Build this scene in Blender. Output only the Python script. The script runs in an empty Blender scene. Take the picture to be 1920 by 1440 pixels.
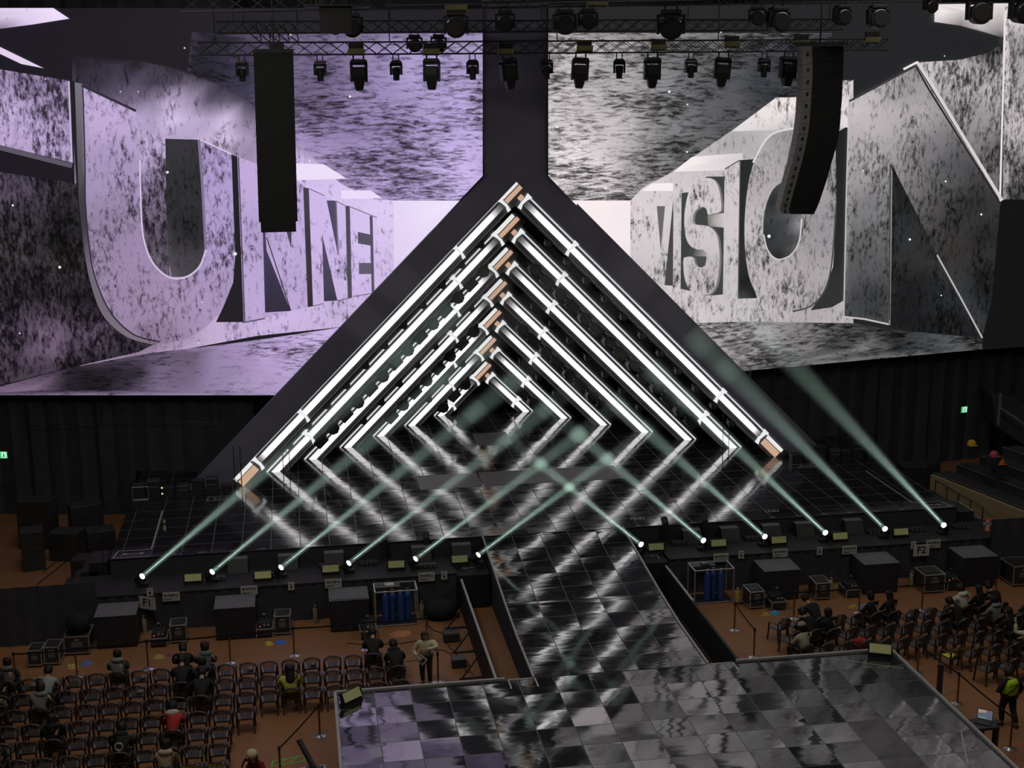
import bpy, math, random
import numpy as np
from mathutils import Vector, Matrix
from mathutils.geometry import delaunay_2d_cdt
random.seed(7)
S = bpy.context.scene
COL = S.collection
R = math.radians

# ------------------------------------------------------------------ camera
F_PX, PITCH, YAW, ROLL = 2519.46, 0.226073, 0.16055, -0.007726
CAM = np.array([-8.6217, -34.1977, 16.4262])
_fw = np.array([math.sin(YAW)*math.cos(PITCH), math.cos(YAW)*math.cos(PITCH), -math.sin(PITCH)])
_rt = np.array([math.cos(YAW), -math.sin(YAW), 0.0]); _up = np.cross(_rt, _fw)
_R = _rt*math.cos(ROLL) + _up*math.sin(ROLL); _U = _up*math.cos(ROLL) - _rt*math.sin(ROLL)
cd = bpy.data.cameras.new('camera'); cam = bpy.data.objects.new('camera', cd); COL.objects.link(cam)
cam.matrix_world = Matrix(((_R[0], _U[0], -_fw[0], CAM[0]), (_R[1], _U[1], -_fw[1], CAM[1]), (_R[2], _U[2], -_fw[2], CAM[2]), (0, 0, 0, 1)))
cd.sensor_fit = 'HORIZONTAL'; cd.sensor_width = 36.0; cd.lens = 36.0*F_PX/1920.0
cd.clip_start = 0.5; cd.clip_end = 300
S.camera = cam

def ray(x, y): return _fw + _R*((x-960)/F_PX) - _U*((y-720)/F_PX)
def at_z(x, y, z):
    d = ray(x, y); return Vector(CAM + d*((z-CAM[2])/d[2]))
def at_y(x, y, Y):
    d = ray(x, y); return Vector(CAM + d*((Y-CAM[1])/d[1]))
def at_plane(x, y, o, n):
    d = ray(x, y); n = np.array(n); return Vector(CAM + d*(((np.array(o)-CAM)@n)/(d@n)))

# ------------------------------------------------------------------ world, lamps, exposure
w = bpy.data.worlds.new('world'); S.world = w; w.use_nodes = True
bg = w.node_tree.nodes['Background']; bg.inputs[0].default_value = (0.55, 0.6, 0.75, 1); bg.inputs[1].default_value = 0.012
S.view_settings.view_transform = 'Standard'; S.view_settings.look = 'None'
S.view_settings.exposure = 0.0; S.view_settings.gamma = 1.0; S.view_settings.use_curve_mapping = False
S.cycles.max_bounces = 5; S.cycles.diffuse_bounces = 2; S.cycles.glossy_bounces = 3
S.cycles.transmission_bounces = 2; S.cycles.volume_bounces = 0; S.cycles.transparent_max_bounces = 4
S.cycles.sample_clamp_indirect = 4.0
S.cycles.use_denoising = True
ROOF_FILL = [(-13, -6, 24, 420), (13, -6, 24, 300), (0, -22, 25, 200), (-12, 8, 24, 150), (14, 8, 24, 120)]
for i, (x, y, z, e) in enumerate(ROOF_FILL):          # unseen area lamps added under the roof as ambient fill
    L = bpy.data.lights.new('roof_fill', 'AREA'); L.energy = e*2.5; L.size = 6; L.color = (1.0, 0.93, 0.82)
    o = bpy.data.objects.new('roof_fill', L); o.location = (x, y, z); COL.objects.link(o)

# ------------------------------------------------------------------ helpers
def lin(c):
    return tuple(((v/255)/12.92 if v/255 <= 0.04045 else ((v/255+0.055)/1.055)**2.4) for v in c)

class MB:
    def __init__(s): s.v = []; s.f = []; s.m = []; s.mi = 0
    def add(s, vs, fs):
        b = len(s.v); s.v += [tuple(p) for p in vs]; s.f += [tuple(b+i for i in f) for f in fs]; s.m += [s.mi]*len(fs); return s
    def box(s, x0, x1, y0, y1, z0, z1, M=None):
        p = [Vector((x, y, z)) for z in (z0, z1) for y in (y0, y1) for x in (x0, x1)]
        if M is not None: p = [M @ q for q in p]
        return s.add(p, [(0,2,3,1),(4,5,7,6),(0,1,5,4),(2,6,7,3),(0,4,6,2),(1,3,7,5)])
    def taper(s, c0, a0, b0, c1, a1, b1):       # frustum of rectangles (half sizes a x b) between two heights
        p = [Vector(c0)+Vector((i*a0, j*b0, 0)) for j in (-1,1) for i in (-1,1)] + [Vector(c1)+Vector((i*a1, j*b1, 0)) for j in (-1,1) for i in (-1,1)]
        return s.add(p, [(0,2,3,1),(4,5,7,6),(0,1,5,4),(2,6,7,3),(0,4,6,2),(1,3,7,5)])
    def cyl(s, p0, p1, r0, r1=None, n=10, caps=True):
        r1 = r0 if r1 is None else r1
        p0, p1 = Vector(p0), Vector(p1); d = (p1-p0).normalized()
        a = d.orthogonal().normalized(); b = d.cross(a)
        vs = []
        for p, r in ((p0, r0), (p1, r1)):
            for k in range(n):
                t = 2*math.pi*k/n; vs.append(p + a*(r*math.cos(t)) + b*(r*math.sin(t)))
        fs = [(k, (k+1) % n, n+(k+1) % n, n+k) for k in range(n)]
        if caps: fs += [tuple(range(n))[::-1], tuple(range(n, 2*n))]
        return s.add(vs, fs)
    def tube(s, pts, r, n=6):
        pts = [Vector(p) for p in pts]; rings = []; vs = []
        a = None
        for i, p in enumerate(pts):
            d = (pts[min(i+1, len(pts)-1)] - pts[max(i-1, 0)]).normalized()
            a = d.orthogonal().normalized() if a is None else (a - d*a.dot(d)).normalized()
            b = d.cross(a); rr = r[i] if isinstance(r, (list, tuple)) else r
            for k in range(n):
                t = 2*math.pi*k/n; vs.append(p + a*(rr*math.cos(t)) + b*(rr*math.sin(t)))
        fs = []
        for i in range(len(pts)-1):
            for k in range(n):
                fs.append((i*n+k, i*n+(k+1) % n, (i+1)*n+(k+1) % n, (i+1)*n+k))
        fs += [tuple(range(n))[::-1], tuple(range((len(pts)-1)*n, len(pts)*n))]
        return s.add(vs, fs)
    def ribbon(s, pts, hw, hh, up=(0, 0, 1)):   # rectangular section swept along points
        pts = [Vector(p) for p in pts]; up = Vector(up); vs = []
        for i, p in enumerate(pts):
            d = (pts[min(i+1, len(pts)-1)] - pts[max(i-1, 0)]).normalized()
            a = d.cross(up).normalized(); b = a.cross(d).normalized()
            for i2, j2 in ((-1,-1),(1,-1),(1,1),(-1,1)): vs.append(p + a*(hw*i2) + b*(hh*j2))
        fs = []
        for i in range(len(pts)-1):
            for k in range(4): fs.append((i*4+k, i*4+(k+1) % 4, (i+1)*4+(k+1) % 4, (i+1)*4+k))
        fs += [(3,2,1,0), tuple(range((len(pts)-1)*4, len(pts)*4))]
        return s.add(vs, fs)
    def lathe(s, prof, c=(0,0,0), n=16, sx=1, sy=1):
        vs = []; c = Vector(c)
        for r, z in prof:
            for k in range(n):
                t = 2*math.pi*k/n; vs.append(c + Vector((sx*r*math.cos(t), sy*r*math.sin(t), z)))
        fs = []
        for i in range(len(prof)-1):
            for k in range(n): fs.append((i*n+k, i*n+(k+1) % n, (i+1)*n+(k+1) % n, (i+1)*n+k))
        fs += [tuple(range(n))[::-1], tuple(range((len(prof)-1)*n, len(prof)*n))]
        return s.add(vs, fs)
    def ball(s, c, rx, ry=None, rz=None, n=12, m=8):
        ry = rx if ry is None else ry; rz = rx if rz is None else rz
        pr = [(max(1e-3, math.sin(math.pi*i/m)), -math.cos(math.pi*i/m)*rz) for i in range(m+1)]
        return s.lathe(pr, c, n, rx, ry)
    def prism(s, pts, d):                       # planar outline extruded by vector d
        pts = [Vector(p) for p in pts]; d = Vector(d); n = len(pts)
        return s.add(pts + [p+d for p in pts], [tuple(range(n))[::-1], tuple(range(n, 2*n))] + [(k, (k+1) % n, n+(k+1) % n, n+k) for k in range(n)])
    def build(s, name, mat, parent=None, smooth=False, bevel=0.0, loc=None, rot=None):
        me = bpy.data.meshes.new(name); me.from_pydata(s.v, [], s.f)
        for m in (mat if isinstance(mat, (list, tuple)) else [mat]): me.materials.append(m)
        if isinstance(mat, (list, tuple)): me.polygons.foreach_set('material_index', s.m)
        import bmesh
        bm = bmesh.new(); bm.from_mesh(me); bmesh.ops.recalc_face_normals(bm, faces=bm.faces); bm.to_mesh(me); bm.free()
        if smooth:
            me.polygons.foreach_set('use_smooth', [True]*len(me.polygons))
            try: me.set_sharp_from_angle(angle=R(40))
            except Exception: pass
        o = bpy.data.objects.new(name, me); COL.objects.link(o)
        if parent is not None: o.parent = parent
        if loc is not None: o.location = loc
        if rot is not None: o.rotation_euler = rot
        if bevel:
            b = o.modifiers.new('bevel', 'BEVEL'); b.width = bevel; b.segments = 2; b.limit_method = 'ANGLE'
        return o

def tag(o, label, cat, group=None, kind=None):
    o['label'] = label; o['category'] = cat
    if group: o['group'] = group
    if kind: o['kind'] = kind
    return o
def thing(name, label, cat, loc=(0,0,0), rz=0.0, group=None):
    o = bpy.data.objects.new(name, None); COL.objects.link(o); o.location = loc; o.rotation_euler = (0, 0, rz)
    o.empty_display_size = 0.1
    return tag(o, label, cat, group)
def struct(o): o['kind'] = 'structure'; return o
def dup(root, loc, rz=0.0, label=None, group=None):
    def cp(o, parent):
        c = o.copy(); COL.objects.link(c)
        if parent is not None: c.parent = parent
        for ch in kids.get(o.name, []): cp(ch, c)
        return c
    kids = {}
    stack = [root]
    while stack:
        q = stack.pop()
        kids[q.name] = list(q.children)
        stack += list(q.children)
    r = cp(root, None); r.location = loc
    if rz is not None: r.rotation_euler = (0, 0, rz)
    if label: r['label'] = label
    if group: r['group'] = group
    return r
ORD = 'first second third fourth fifth sixth seventh eighth ninth tenth eleventh twelfth thirteenth fourteenth fifteenth sixteenth seventeenth eighteenth nineteenth twentieth'.split()

# ------------------------------------------------------------------ materials
def nodes(m): m.use_nodes = True; return m.node_tree.nodes, m.node_tree.links
def pm(name, rgb, rough=0.7, metal=0.0, var=0.25, scale=6.0, spec=0.3):
    m = bpy.data.materials.new(name); N, L = nodes(m); b = N['Principled BSDF']
    tc = N.new('ShaderNodeTexCoord'); nz = N.new('ShaderNodeTexNoise'); nz.inputs['Scale'].default_value = scale; nz.inputs['Detail'].default_value = 4
    mr = N.new('ShaderNodeMapRange'); mr.inputs['To Min'].default_value = 1-var; mr.inputs['To Max'].default_value = 1+var
    mx = N.new('ShaderNodeMix'); mx.data_type = 'RGBA'; mx.blend_type = 'MULTIPLY'; mx.inputs[0].default_value = 1.0
    L.new(tc.outputs['Object'], nz.inputs['Vector']); L.new(nz.outputs['Fac'], mr.inputs['Value'])
    mx.inputs[6].default_value = (*rgb, 1); L.new(mr.outputs['Result'], mx.inputs[7]); L.new(mx.outputs[2], b.inputs['Base Color'])
    b.inputs['Roughness'].default_value = rough; b.inputs['Metallic'].default_value = metal; b.inputs['Specular IOR Level'].default_value = spec
    return m
def em(name, rgb, st):
    m = bpy.data.materials.new(name); N, L = nodes(m); b = N['Principled BSDF']
    tc = N.new('ShaderNodeTexCoord'); nz = N.new('ShaderNodeTexNoise'); nz.inputs['Scale'].default_value = 30
    mr = N.new('ShaderNodeMapRange'); mr.inputs['To Min'].default_value = st*0.92; mr.inputs['To Max'].default_value = st*1.08
    L.new(tc.outputs['Object'], nz.inputs['Vector']); L.new(nz.outputs['Fac'], mr.inputs['Value']); L.new(mr.outputs['Result'], b.inputs['Emission Strength'])
    b.inputs['Base Color'].default_value = (0.02, 0.02, 0.02, 1); b.inputs['Emission Color'].default_value = (*rgb, 1)
    return m
def em_attr(name, st):                       # light-emitting pixels whose level is stored per vertex
    m = bpy.data.materials.new(name); N, L = nodes(m); b = N['Principled BSDF']
    a = N.new('ShaderNodeAttribute'); a.attribute_name = 'Col'
    b.inputs['Base Color'].default_value = (0.02, 0.02, 0.02, 1); b.inputs['Roughness'].default_value = 0.5
    L.new(a.outputs['Color'], b.inputs['Emission Color']); b.inputs['Emission Strength'].default_value = st
    return m

BLACK = pm('black_drape', (0.055, 0.055, 0.064), 0.9, scale=2.0, spec=0.1)
GABLE = pm('portal_black', (0.17, 0.165, 0.24), 0.7, scale=1.0)  # black raised in colour to imitate haze glow around the portal
TUNNEL = pm('tunnel_black', (0.16, 0.158, 0.17), 0.9)  # back wall colour lightened in place of haze lit by the tubes
MATTE = pm('matte_black', (0.022, 0.022, 0.024), 0.6)
GEAR = pm('gear_black', (0.03, 0.03, 0.032), 0.45, spec=0.5)
STEEL = pm('dark_steel', (0.06, 0.06, 0.065), 0.45, 0.6)
GREY = pm('grey_top', (0.13, 0.13, 0.15), 0.8)
ALU = pm('aluminium', (0.50, 0.50, 0.50), 0.35, 0.7)
TRIM = pm('edge_trim', (0.36, 0.36, 0.36), 0.5, 0.2)
TAPE = pm('white_tape', (0.42, 0.42, 0.42), 0.7)
WOODF = pm('arena_boards', (0.25, 0.117, 0.055), 0.55, scale=0.6, var=0.2)
CHAIRM = pm('chair_brown', (0.050, 0.040, 0.036), 0.35, spec=0.5, scale=3)
PAPER = pm('white_board', (0.50, 0.49, 0.45), 0.7, var=0.08)
INK = pm('black_ink', (0.01, 0.01, 0.01), 0.7)
YELLOW = pm('strobe_reflector', (0.60, 0.62, 0.30), 0.45, var=0.1)
BLUE = pm('tank_blue', (0.022, 0.065, 0.25), 0.4, spec=0.5)
WOODY = pm('brass_collar', (0.30, 0.25, 0.15), 0.4, 0.5)
CREAM = pm('wall_cream', (0.30, 0.24, 0.13), 0.8)

def tile_mat(name, tilt, rip, ripx, ripy, rough, spec=0.5, tilevar=0.1, off=(0.0, 0.0, 0.0)):
    m = bpy.data.materials.new(name); N, L = nodes(m); b = N['Principled BSDF']
    def math_(op, a, bb=None):
        n = N.new('ShaderNodeMath'); n.operation = op
        for i, v in enumerate((a, bb)):
            if v is None: continue
            if isinstance(v, (int, float)): n.inputs[i].default_value = v
            else: L.new(v, n.inputs[i])
        return n.outputs[0]
    def vm(op, a, bb=None):
        n = N.new('ShaderNodeVectorMath'); n.operation = op
        for i, v in enumerate((a, bb)):
            if v is None: continue
            if isinstance(v, tuple): n.inputs[i].default_value = v
            else: L.new(v, n.inputs[i])
        return n.outputs[0]
    g = N.new('ShaderNodeNewGeometry'); P = g.outputs['Position']
    sh = vm('ADD', P, off)
    fl = vm('FLOOR', vm('MULTIPLY', sh, (1, 1, 0.0)))
    wn = N.new('ShaderNodeTexWhiteNoise'); wn.noise_dimensions = '3D'; L.new(fl, wn.inputs['Vector'])
    rnd = vm('SUBTRACT', wn.outputs['Color'], (0.5, 0.5, 0.5))
    t1 = vm('MULTIPLY', rnd, (tilt, tilt*0.8, 0.0))
    def noise(scale_vec, detail):
        nz = N.new('ShaderNodeTexNoise'); nz.inputs['Scale'].default_value = 1; nz.inputs['Detail'].default_value = detail; nz.inputs['Roughness'].default_value = 0.6
        L.new(vm('ADD', vm('MULTIPLY', P, scale_vec), vm('MULTIPLY', wn.outputs['Color'], (7, 7, 7))), nz.inputs['Vector'])
        return nz
    n1 = noise((ripx, ripy, 0), 3)
    t2 = vm('MULTIPLY', vm('SUBTRACT', n1.outputs['Color'], (0.5, 0.5, 0.5)), (rip*2, rip*0.5, 0.0))
    nrm = vm('NORMALIZE', vm('ADD', vm('ADD', g.outputs['Normal'], t1), t2))
    L.new(nrm, b.inputs['Normal'])
    # seams
    def seam(k):
        s = N.new('ShaderNodeSeparateXYZ'); L.new(sh, s.inputs[0])
        fr = math_('FRACT', s.outputs[k]); d = math_('ABSOLUTE', math_('SUBTRACT', fr, 0.5))
        return math_('GREATER_THAN', d, 0.487)
    line = math_('MAXIMUM', seam(0), seam(1))
    n2 = noise((1.3, 2.6, 0), 6)
    wear = N.new('ShaderNodeMapRange'); wear.inputs['From Min'].default_value = 0.35; wear.inputs['From Max'].default_value = 0.75
    wear.inputs['To Min'].default_value = rough*0.6; wear.inputs['To Max'].default_value = rough*1.7; L.new(n2.outputs['Fac'], wear.inputs['Value'])
    rr = N.new('ShaderNodeMix'); rr.data_type = 'FLOAT'; L.new(line, rr.inputs[0]); L.new(wear.outputs[0], rr.inputs[2]); rr.inputs[3].default_value = 0.6
    L.new(rr.outputs[0], b.inputs['Roughness'])
    cm = N.new('ShaderNodeMix'); cm.data_type = 'RGBA'; L.new(line, cm.inputs[0]); cm.inputs[6].default_value = (0.016, 0.016, 0.019, 1); cm.inputs[7].default_value = (0.10, 0.10, 0.105, 1)
    L.new(cm.outputs[2], b.inputs['Base Color'])
    sp = N.new('ShaderNodeMix'); sp.data_type = 'FLOAT'; L.new(line, sp.inputs[0]); 
    sv = N.new('ShaderNodeMapRange'); sv.inputs['From Min'].default_value = 0.15; sv.inputs['From Max'].default_value = 0.8; sv.inputs['To Min'].default_value = spec*(1-tilevar); sv.inputs['To Max'].default_value = spec
    L.new(wn.outputs['Value'], sv.inputs['Value']); L.new(sv.outputs[0], sp.inputs[2]); sp.inputs[3].default_value = 0.1
    L.new(sp.outputs[0], b.inputs['Specular IOR Level'])
    b.inputs['IOR'].default_value = 2.5
    return m
DECK = tile_mat('gloss_deck', 0.014, 0.066, 0.55, 19.0, 0.095, 0.34, 0.45, off=(-0.15, -0.2, 0.0))
DECK2 = tile_mat('gloss_deck_low', 0.085, 0.020, 1.2, 5.0, 0.05, tilevar=0.84, spec=0.55)
DECK3 = tile_mat('gloss_deck_runway', 0.030, 0.036, 0.6, 9.0, 0.06, tilevar=0.45, off=(0.5, 0.0, 0.0))

def screen_mat():
    m = bpy.data.materials.new('screen_pixels'); N, L = nodes(m); b = N['Principled BSDF']
    a = N.new('ShaderNodeAttribute'); a.attribute_name = 'Col'
    g = N.new('ShaderNodeAttribute'); g.attribute_name = 'grunge'
    tc = N.new('ShaderNodeTexCoord'); s = N.new('ShaderNodeSeparateXYZ'); L.new(g.outputs['Color'], s.inputs[0])
    def nz(scale, detail, rough, dist=0.0):
        mp = N.new('ShaderNodeMapping'); mp.inputs['Scale'].default_value = scale; L.new(tc.outputs['Object'], mp.inputs[0])
        n = N.new('ShaderNodeTexNoise'); n.inputs['Scale'].default_value = 1; n.inputs['Detail'].default_value = detail; n.inputs['Roughness'].default_value = rough
        n.inputs['Distortion'].default_value = dist; L.new(mp.outputs[0], n.inputs['Vector']); return n.outputs['Fac']
    def mth(op, x, y):
        n = N.new('ShaderNodeMath'); n.operation = op
        for i, v in enumerate((x, y)):
            if isinstance(v, (int, float)): n.inputs[i].default_value = v
            else: L.new(v, n.inputs[i])
        return n.outputs[0]
    def mix(f, x, y):
        n = N.new('ShaderNodeMix'); n.data_type = 'FLOAT'; L.new(f, n.inputs[0])
        L.new(x, n.inputs[2]); L.new(y, n.inputs[3]); return n.outputs[0]
    vert = nz((6.2, 6.2, 2.7), 9, 0.74, 0.3); vlow = nz((0.75, 0.75, 0.45), 3, 0.5)
    hori = nz((1.7, 1.7, 9.0), 9, 0.74, 0.5); hlow = nz((0.35, 0.35, 0.8), 3, 0.5)
    fine = mix(s.outputs[1], vert, hori); low = mix(s.outputs[1], vlow, hlow)
    v = mth('ADD', fine, mth('MULTIPLY', mth('SUBTRACT', low, 0.5), 0.42))
    thr = mth('SUBTRACT', 0.68, mth('MULTIPLY', s.outputs[0], 0.22))
    k = mth('SUBTRACT', v, thr)
    mr = N.new('ShaderNodeMapRange'); mr.interpolation_type = 'SMOOTHSTEP'; mr.inputs['From Min'].default_value = -0.06; mr.inputs['From Max'].default_value = 0.16
    mr.inputs['To Min'].default_value = 1.0; mr.inputs['To Max'].default_value = 0.07; L.new(k, mr.inputs['Value'])
    gz = mth('GREATER_THAN', s.outputs[0], 0.02)
    ff = N.new('ShaderNodeMix'); ff.data_type = 'FLOAT'; L.new(gz, ff.inputs[0]); ff.inputs[2].default_value = 1.0; L.new(mr.outputs[0], ff.inputs[3])
    mx = N.new('ShaderNodeMix'); mx.data_type = 'RGBA'; mx.blend_type = 'MULTIPLY'; mx.inputs[0].default_value = 1; L.new(a.outputs['Color'], mx.inputs[6]); L.new(ff.outputs[0], mx.inputs[7])
    L.new(mx.outputs[2], b.inputs['Emission Color']); b.inputs['Emission Strength'].default_value = 1.0
    b.inputs['Base Color'].default_value = (0.012, 0.012, 0.013, 1); b.inputs['Roughness'].default_value = 0.6
    return m
SCREENM = screen_mat()
# ------------------------------------------------------------------ setting
FZ, MZ, LZ = -1.2, 0.646, 0.10            # arena floor, main stage deck, front ledge
struct(MB().box(-45, 45, -14, 32, FZ-0.2, FZ).build('floor', WOODF))
struct(MB().box(-14, 14, 30.0, 30.3, FZ, 22).build('wall_back', TUNNEL))
struct(MB().box(-45, 45, -30, 32, 26.0, 26.3).build('ceiling', BLACK))
CA, SA = math.cos(R(11)), math.sin(R(11))
PL_O, PL_N = (-1.30, 17.35, 0.0), (-SA, -CA, 0.0)
PR_O, PR_N = (1.30, 17.35, 0.0), (SA, -CA, 0.0)
for nm, sgn in (('wall_left', -1), ('wall_right', 1)):      # black drapes hanging behind and below the screens
    pts = []
    nst = 150
    for i in range(nst+1):
        t = 9.4 + 30*i/nst; rip = 0.07*math.sin(i*1.35) + 0.03*math.sin(i*3.1)
        pts.append((sgn*(1.3+t*CA), 17.9 + t*SA + rip, FZ if 1.3+t*CA > 15.5 else MZ+0.01))
    m = MB(); vs = [p for p in pts] + [(p[0], p[1], 22.0) for p in pts]; n = len(pts)
    m.add(vs, [(i, i+1, n+i+1, n+i) for i in range(n-1)])
    back = [(p[0], p[1]+0.05, p[2]) for p in vs]
    m.add(back, [(n+i, n+i+1, i+1, i) for i in range(n-1)])
    struct(m.build(nm, BLACK, smooth=True))
m = MB()                                   # black portal wall between the two screens, with the gable opening
def band(sg):
    zi0, zo0 = 12.40, 13.90
    pts = [(0, zi0), (0, 19.6), (sg*1.28, 19.6), (sg*1.28, zo0-1.28), (sg*(zo0-MZ-0.01), MZ+0.01), (sg*(zi0-MZ-0.01), MZ+0.01)]
    return [(x, 17.55, z) for x, z in pts]
for sg in (-1, 1): m.prism(band(sg), (0, 0.2, 0))
struct(m.build('wall_portal', GABLE))

# main stage ---------------------------------------------------------------
ms = thing('main_stage', 'long black glossy main stage deck under the glowing arches', 'stage', (0, 10, FZ))
DECKM = DECK
MB().add([(-15.2,10.2,MZ),(15.3,10.2,MZ),(15.3,29.5,MZ),(-15.2,29.5,MZ)], [(0,1,2,3)]).build('deck_top', DECKM, None)
deck = bpy.data.objects['deck_top']; deck.parent = ms; deck.matrix_parent_inverse = Matrix.Translation((0,-10,-FZ))
def under(o, p):                           # parent keeping world coordinates
    o.parent = p; o.matrix_parent_inverse = Matrix.Translation(-Vector(p.location)) if p.rotation_euler.z == 0 else Matrix.LocRotScale(p.location, p.rotation_euler, None).inverted(); return o
m = MB().box(-15.2, 15.3, 10.2, 29.5, FZ, MZ-0.005); under(m.build('skirt', BLACK), ms)
m = MB().box(-15.2, 15.3, 10.17, 10.20, MZ-0.03, MZ+0.005); under(m.build('front_edge', STEEL), ms)
                                   # tape brackets and arrows on the deck
def tape(m, pts, z, wd=0.05):
    for a, b in zip(pts[:-1], pts[1:]):
        a, b = Vector((*a, z)), Vector((*b, z)); d = (b-a).normalized(); n = Vector((-d.y, d.x, 0))*wd/2
        m.add([a-n, b-n, b+n, a+n], [(0,1,2,3)])
def arrow(m, a, b, z, h=0.16, both=True, wd=0.035):
    tape(m, [a, b], z, wd); a, b = Vector(a), Vector(b); d = (b-a).normalized(); n = Vector((-d.y, d.x))
    for p, s in ((b, -1), (a, 1)) if both else ((b, -1),):
        tape(m, [tuple(p+d*(s*h)+n*h*0.6), tuple(p), tuple(p+d*(s*h)-n*h*0.6)], z, wd)
zt = MZ+0.004
def mark(parent, fn, *a): m = MB(); fn(m, *a); under(m.build('tape_mark', TAPE), parent)
for sg in (-1, 1):
    mark(ms, tape, [(sg*13.9, 10.95), (sg*13.9, 15.2)], zt, 0.04)
    mark(ms, tape, [(sg*13.9, 10.95), (sg*15.0, 10.95), (sg*15.1, 10.25), (sg*13.9, 10.25)], zt, 0.04)
    mark(ms, arrow, (sg*14.1, 10.6), (sg*14.85, 10.6), zt)
    mark(ms, tape, [(sg*11.3, 16.6), (sg*12.3, 16.6), (sg*12.3, 16.1), (sg*11.3, 16.1)], zt, 0.03)
    mark(ms, arrow, (sg*11.5, 16.35), (sg*12.1, 16.35), zt, 0.1)
    for i in range(3, 14): mark(ms, tape, [(sg*(i+0.15)-0.12, 10.3), (sg*(i+0.15)+0.12, 10.3)], zt, 0.03)
lift = thing('stage_lift', 'long grey matte lift panel set across the middle of the black stage', 'stage lift', (0, 17, MZ))
LIFTM = pm('lift_grey', (0.055, 0.052, 0.058), 0.42, scale=1.5, spec=0.6)
for a, b in ((-4.15, -1.70), (-1.62, 1.25), (1.27, 4.05)):
    under(MB().box(a, b, 16.0, 17.9, MZ, MZ+0.006).build('panel', LIFTM, bevel=0), lift)
l2 = tag(MB().box(-1.05, 0.5, 21.9, 24.0, MZ, MZ+0.006).build('trap_door', LIFTM), 'small grey trap door in the deck below the smallest arch', 'trap door')

# front ledge with skirt ----------------------------------------------------
for x0, x1, sd in ((-16.6, -3.7, 'left'), (3.7, 16.6, 'right')):
    lg = thing('front_ledge', f'low black skirted ledge along the main stage front, {sd} of the runway', 'ledge', ((x0+x1)/2, 9, FZ))
    under(MB().box(x0, x1, 8.2, 10.15, LZ-0.06, LZ).build('ledge_top', MATTE), lg)
    m = MB(); n = int((x1-x0)/0.12); pts = [(x0+(x1-x0)*i/n, 8.22+0.025*math.sin(i*1.7), FZ) for i in range(n+1)]
    m.add(pts + [(p[0], p[1], LZ-0.05) for p in pts], [(i, i+1, n+2+i, n+1+i) for i in range(n)])
    under(m.build('skirt', BLACK, smooth=True), lg)

# runway and centre stage -----------------------------------------------------
def rz_(y):
    P = [(0, 0.0), (3.0, 0.02), (5.0, 0.15), (10.2, MZ)]
    for (a, za), (b, zb) in zip(P[:-1], P[1:]):
        if y <= b: return za + (zb-za)*(y-a)/(b-a)
    return MZ
rw = thing('runway', 'black tiled runway sloping down from the main stage to the front stage', 'runway', (0, 5, FZ))
ys = [10.16 - 10.12*i/34 for i in range(35)]
def strip(m, x0, x1, dz=0.0):
    vs = [(x, y, rz_(y)+dz) for y in ys for x in (x0, x1)]
    m.add(vs, [(2*i, 2*i+2, 2*i+3, 2*i+1) for i in range(len(ys)-1)]); return m
under(strip(MB(), -2.5, 2.5).build('deck_top', DECK3), rw)
for sg in (-1, 1):
    m = MB(); vs = [(sg*2.5, y, z) for y in ys for z in (FZ, rz_(y)-0.004)]
    m.add(vs, [(2*i, 2*i+2, 2*i+3, 2*i+1) for i in range(len(ys)-1)]); under(m.build('skirt', BLACK), rw)
    m = MB().ribbon([(sg*2.53, y, rz_(y)+0.01) for y in ys], 0.03, 0.03); under(m.build('edge_trim', TRIM), rw)
cs = thing('front_stage', 'wide black tiled front stage at the end of the runway', 'stage', (0, -5, FZ))
under(MB().add([(-8,-13,0),(8,-13,0),(8,0,0),(-8,0,0)], [(0,1,2,3)]).build('deck_top', DECK2), cs)
under(MB().box(-8, 8, -13, 0, FZ, -0.005).build('skirt', BLACK), cs)
for a, b in (((-8.04,0.03),(-3.35,0.03)), ((3.35,0.03),(8.04,0.03)), ((-8.04,0.03),(-8.04,-13)), ((8.04,0.03),(8.04,-13))):
    under(MB().ribbon([(*a, 0.03), (*b, 0.03)], 0.04, 0.035).build('edge_trim', TRIM), cs)
for sg in (-1, 1):
    mark(cs, tape, [(sg*3.25, -0.55), (sg*3.25, 0.03), (sg*2.5, 0.03), (sg*2.5, -0.55)], 0.005, 0.045)
    mark(cs, arrow, (sg*2.88, -0.08), (sg*2.88, -0.45), 0.005, 0.12)
mark(cs, tape, [(6.15, -0.25), (7.85, -1.25)], 0.006, 0.03)
mark(cs, tape, [(7.0, -6.6), (7.65, -5.0)], 0.006, 0.03)

# barricades beside the runway ---------------------------------------------------
for sg, lb in ((-1, 'black barricade wall along the left side of the runway'), (1, 'black barricade wall along the right side of the runway')):
    b = thing('barricade', lb, 'barricade', (sg*3.55, 4.4, FZ))
    under(MB().box(sg*3.55-0.04, sg*3.55+0.04, 0.25, 8.15, FZ, -0.12).build('panel', MATTE), b)
    under(MB().ribbon([(sg*3.55, 0.3 if sg < 0 else 4.9, -0.10), (sg*3.55, 8.1, -0.10)], 0.035, 0.025).build('top_rail', TRIM), b)
    for k in range(4):
        y = 0.9+1.9*k
        under(MB().box(sg*3.55+sg*0.05, sg*3.55+sg*0.75, y-0.03, y+0.03, FZ, FZ+0.05).cyl((sg*3.6, y, -0.35), (sg*4.2, y, FZ+0.05), 0.025).build('brace', STEEL), b)
mt = tag(MB().box(2.56, 3.48, 0.3, 8.1, FZ, FZ+0.02).build('floor_mat', MATTE), 'black floor mat between the runway and the right barricade', 'mat')
m = MB(); 
wk = thing('side_platform', 'small black side platform with a taped arrow left of the runway top', 'platform', (-3.1, 8.9, FZ))
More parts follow.
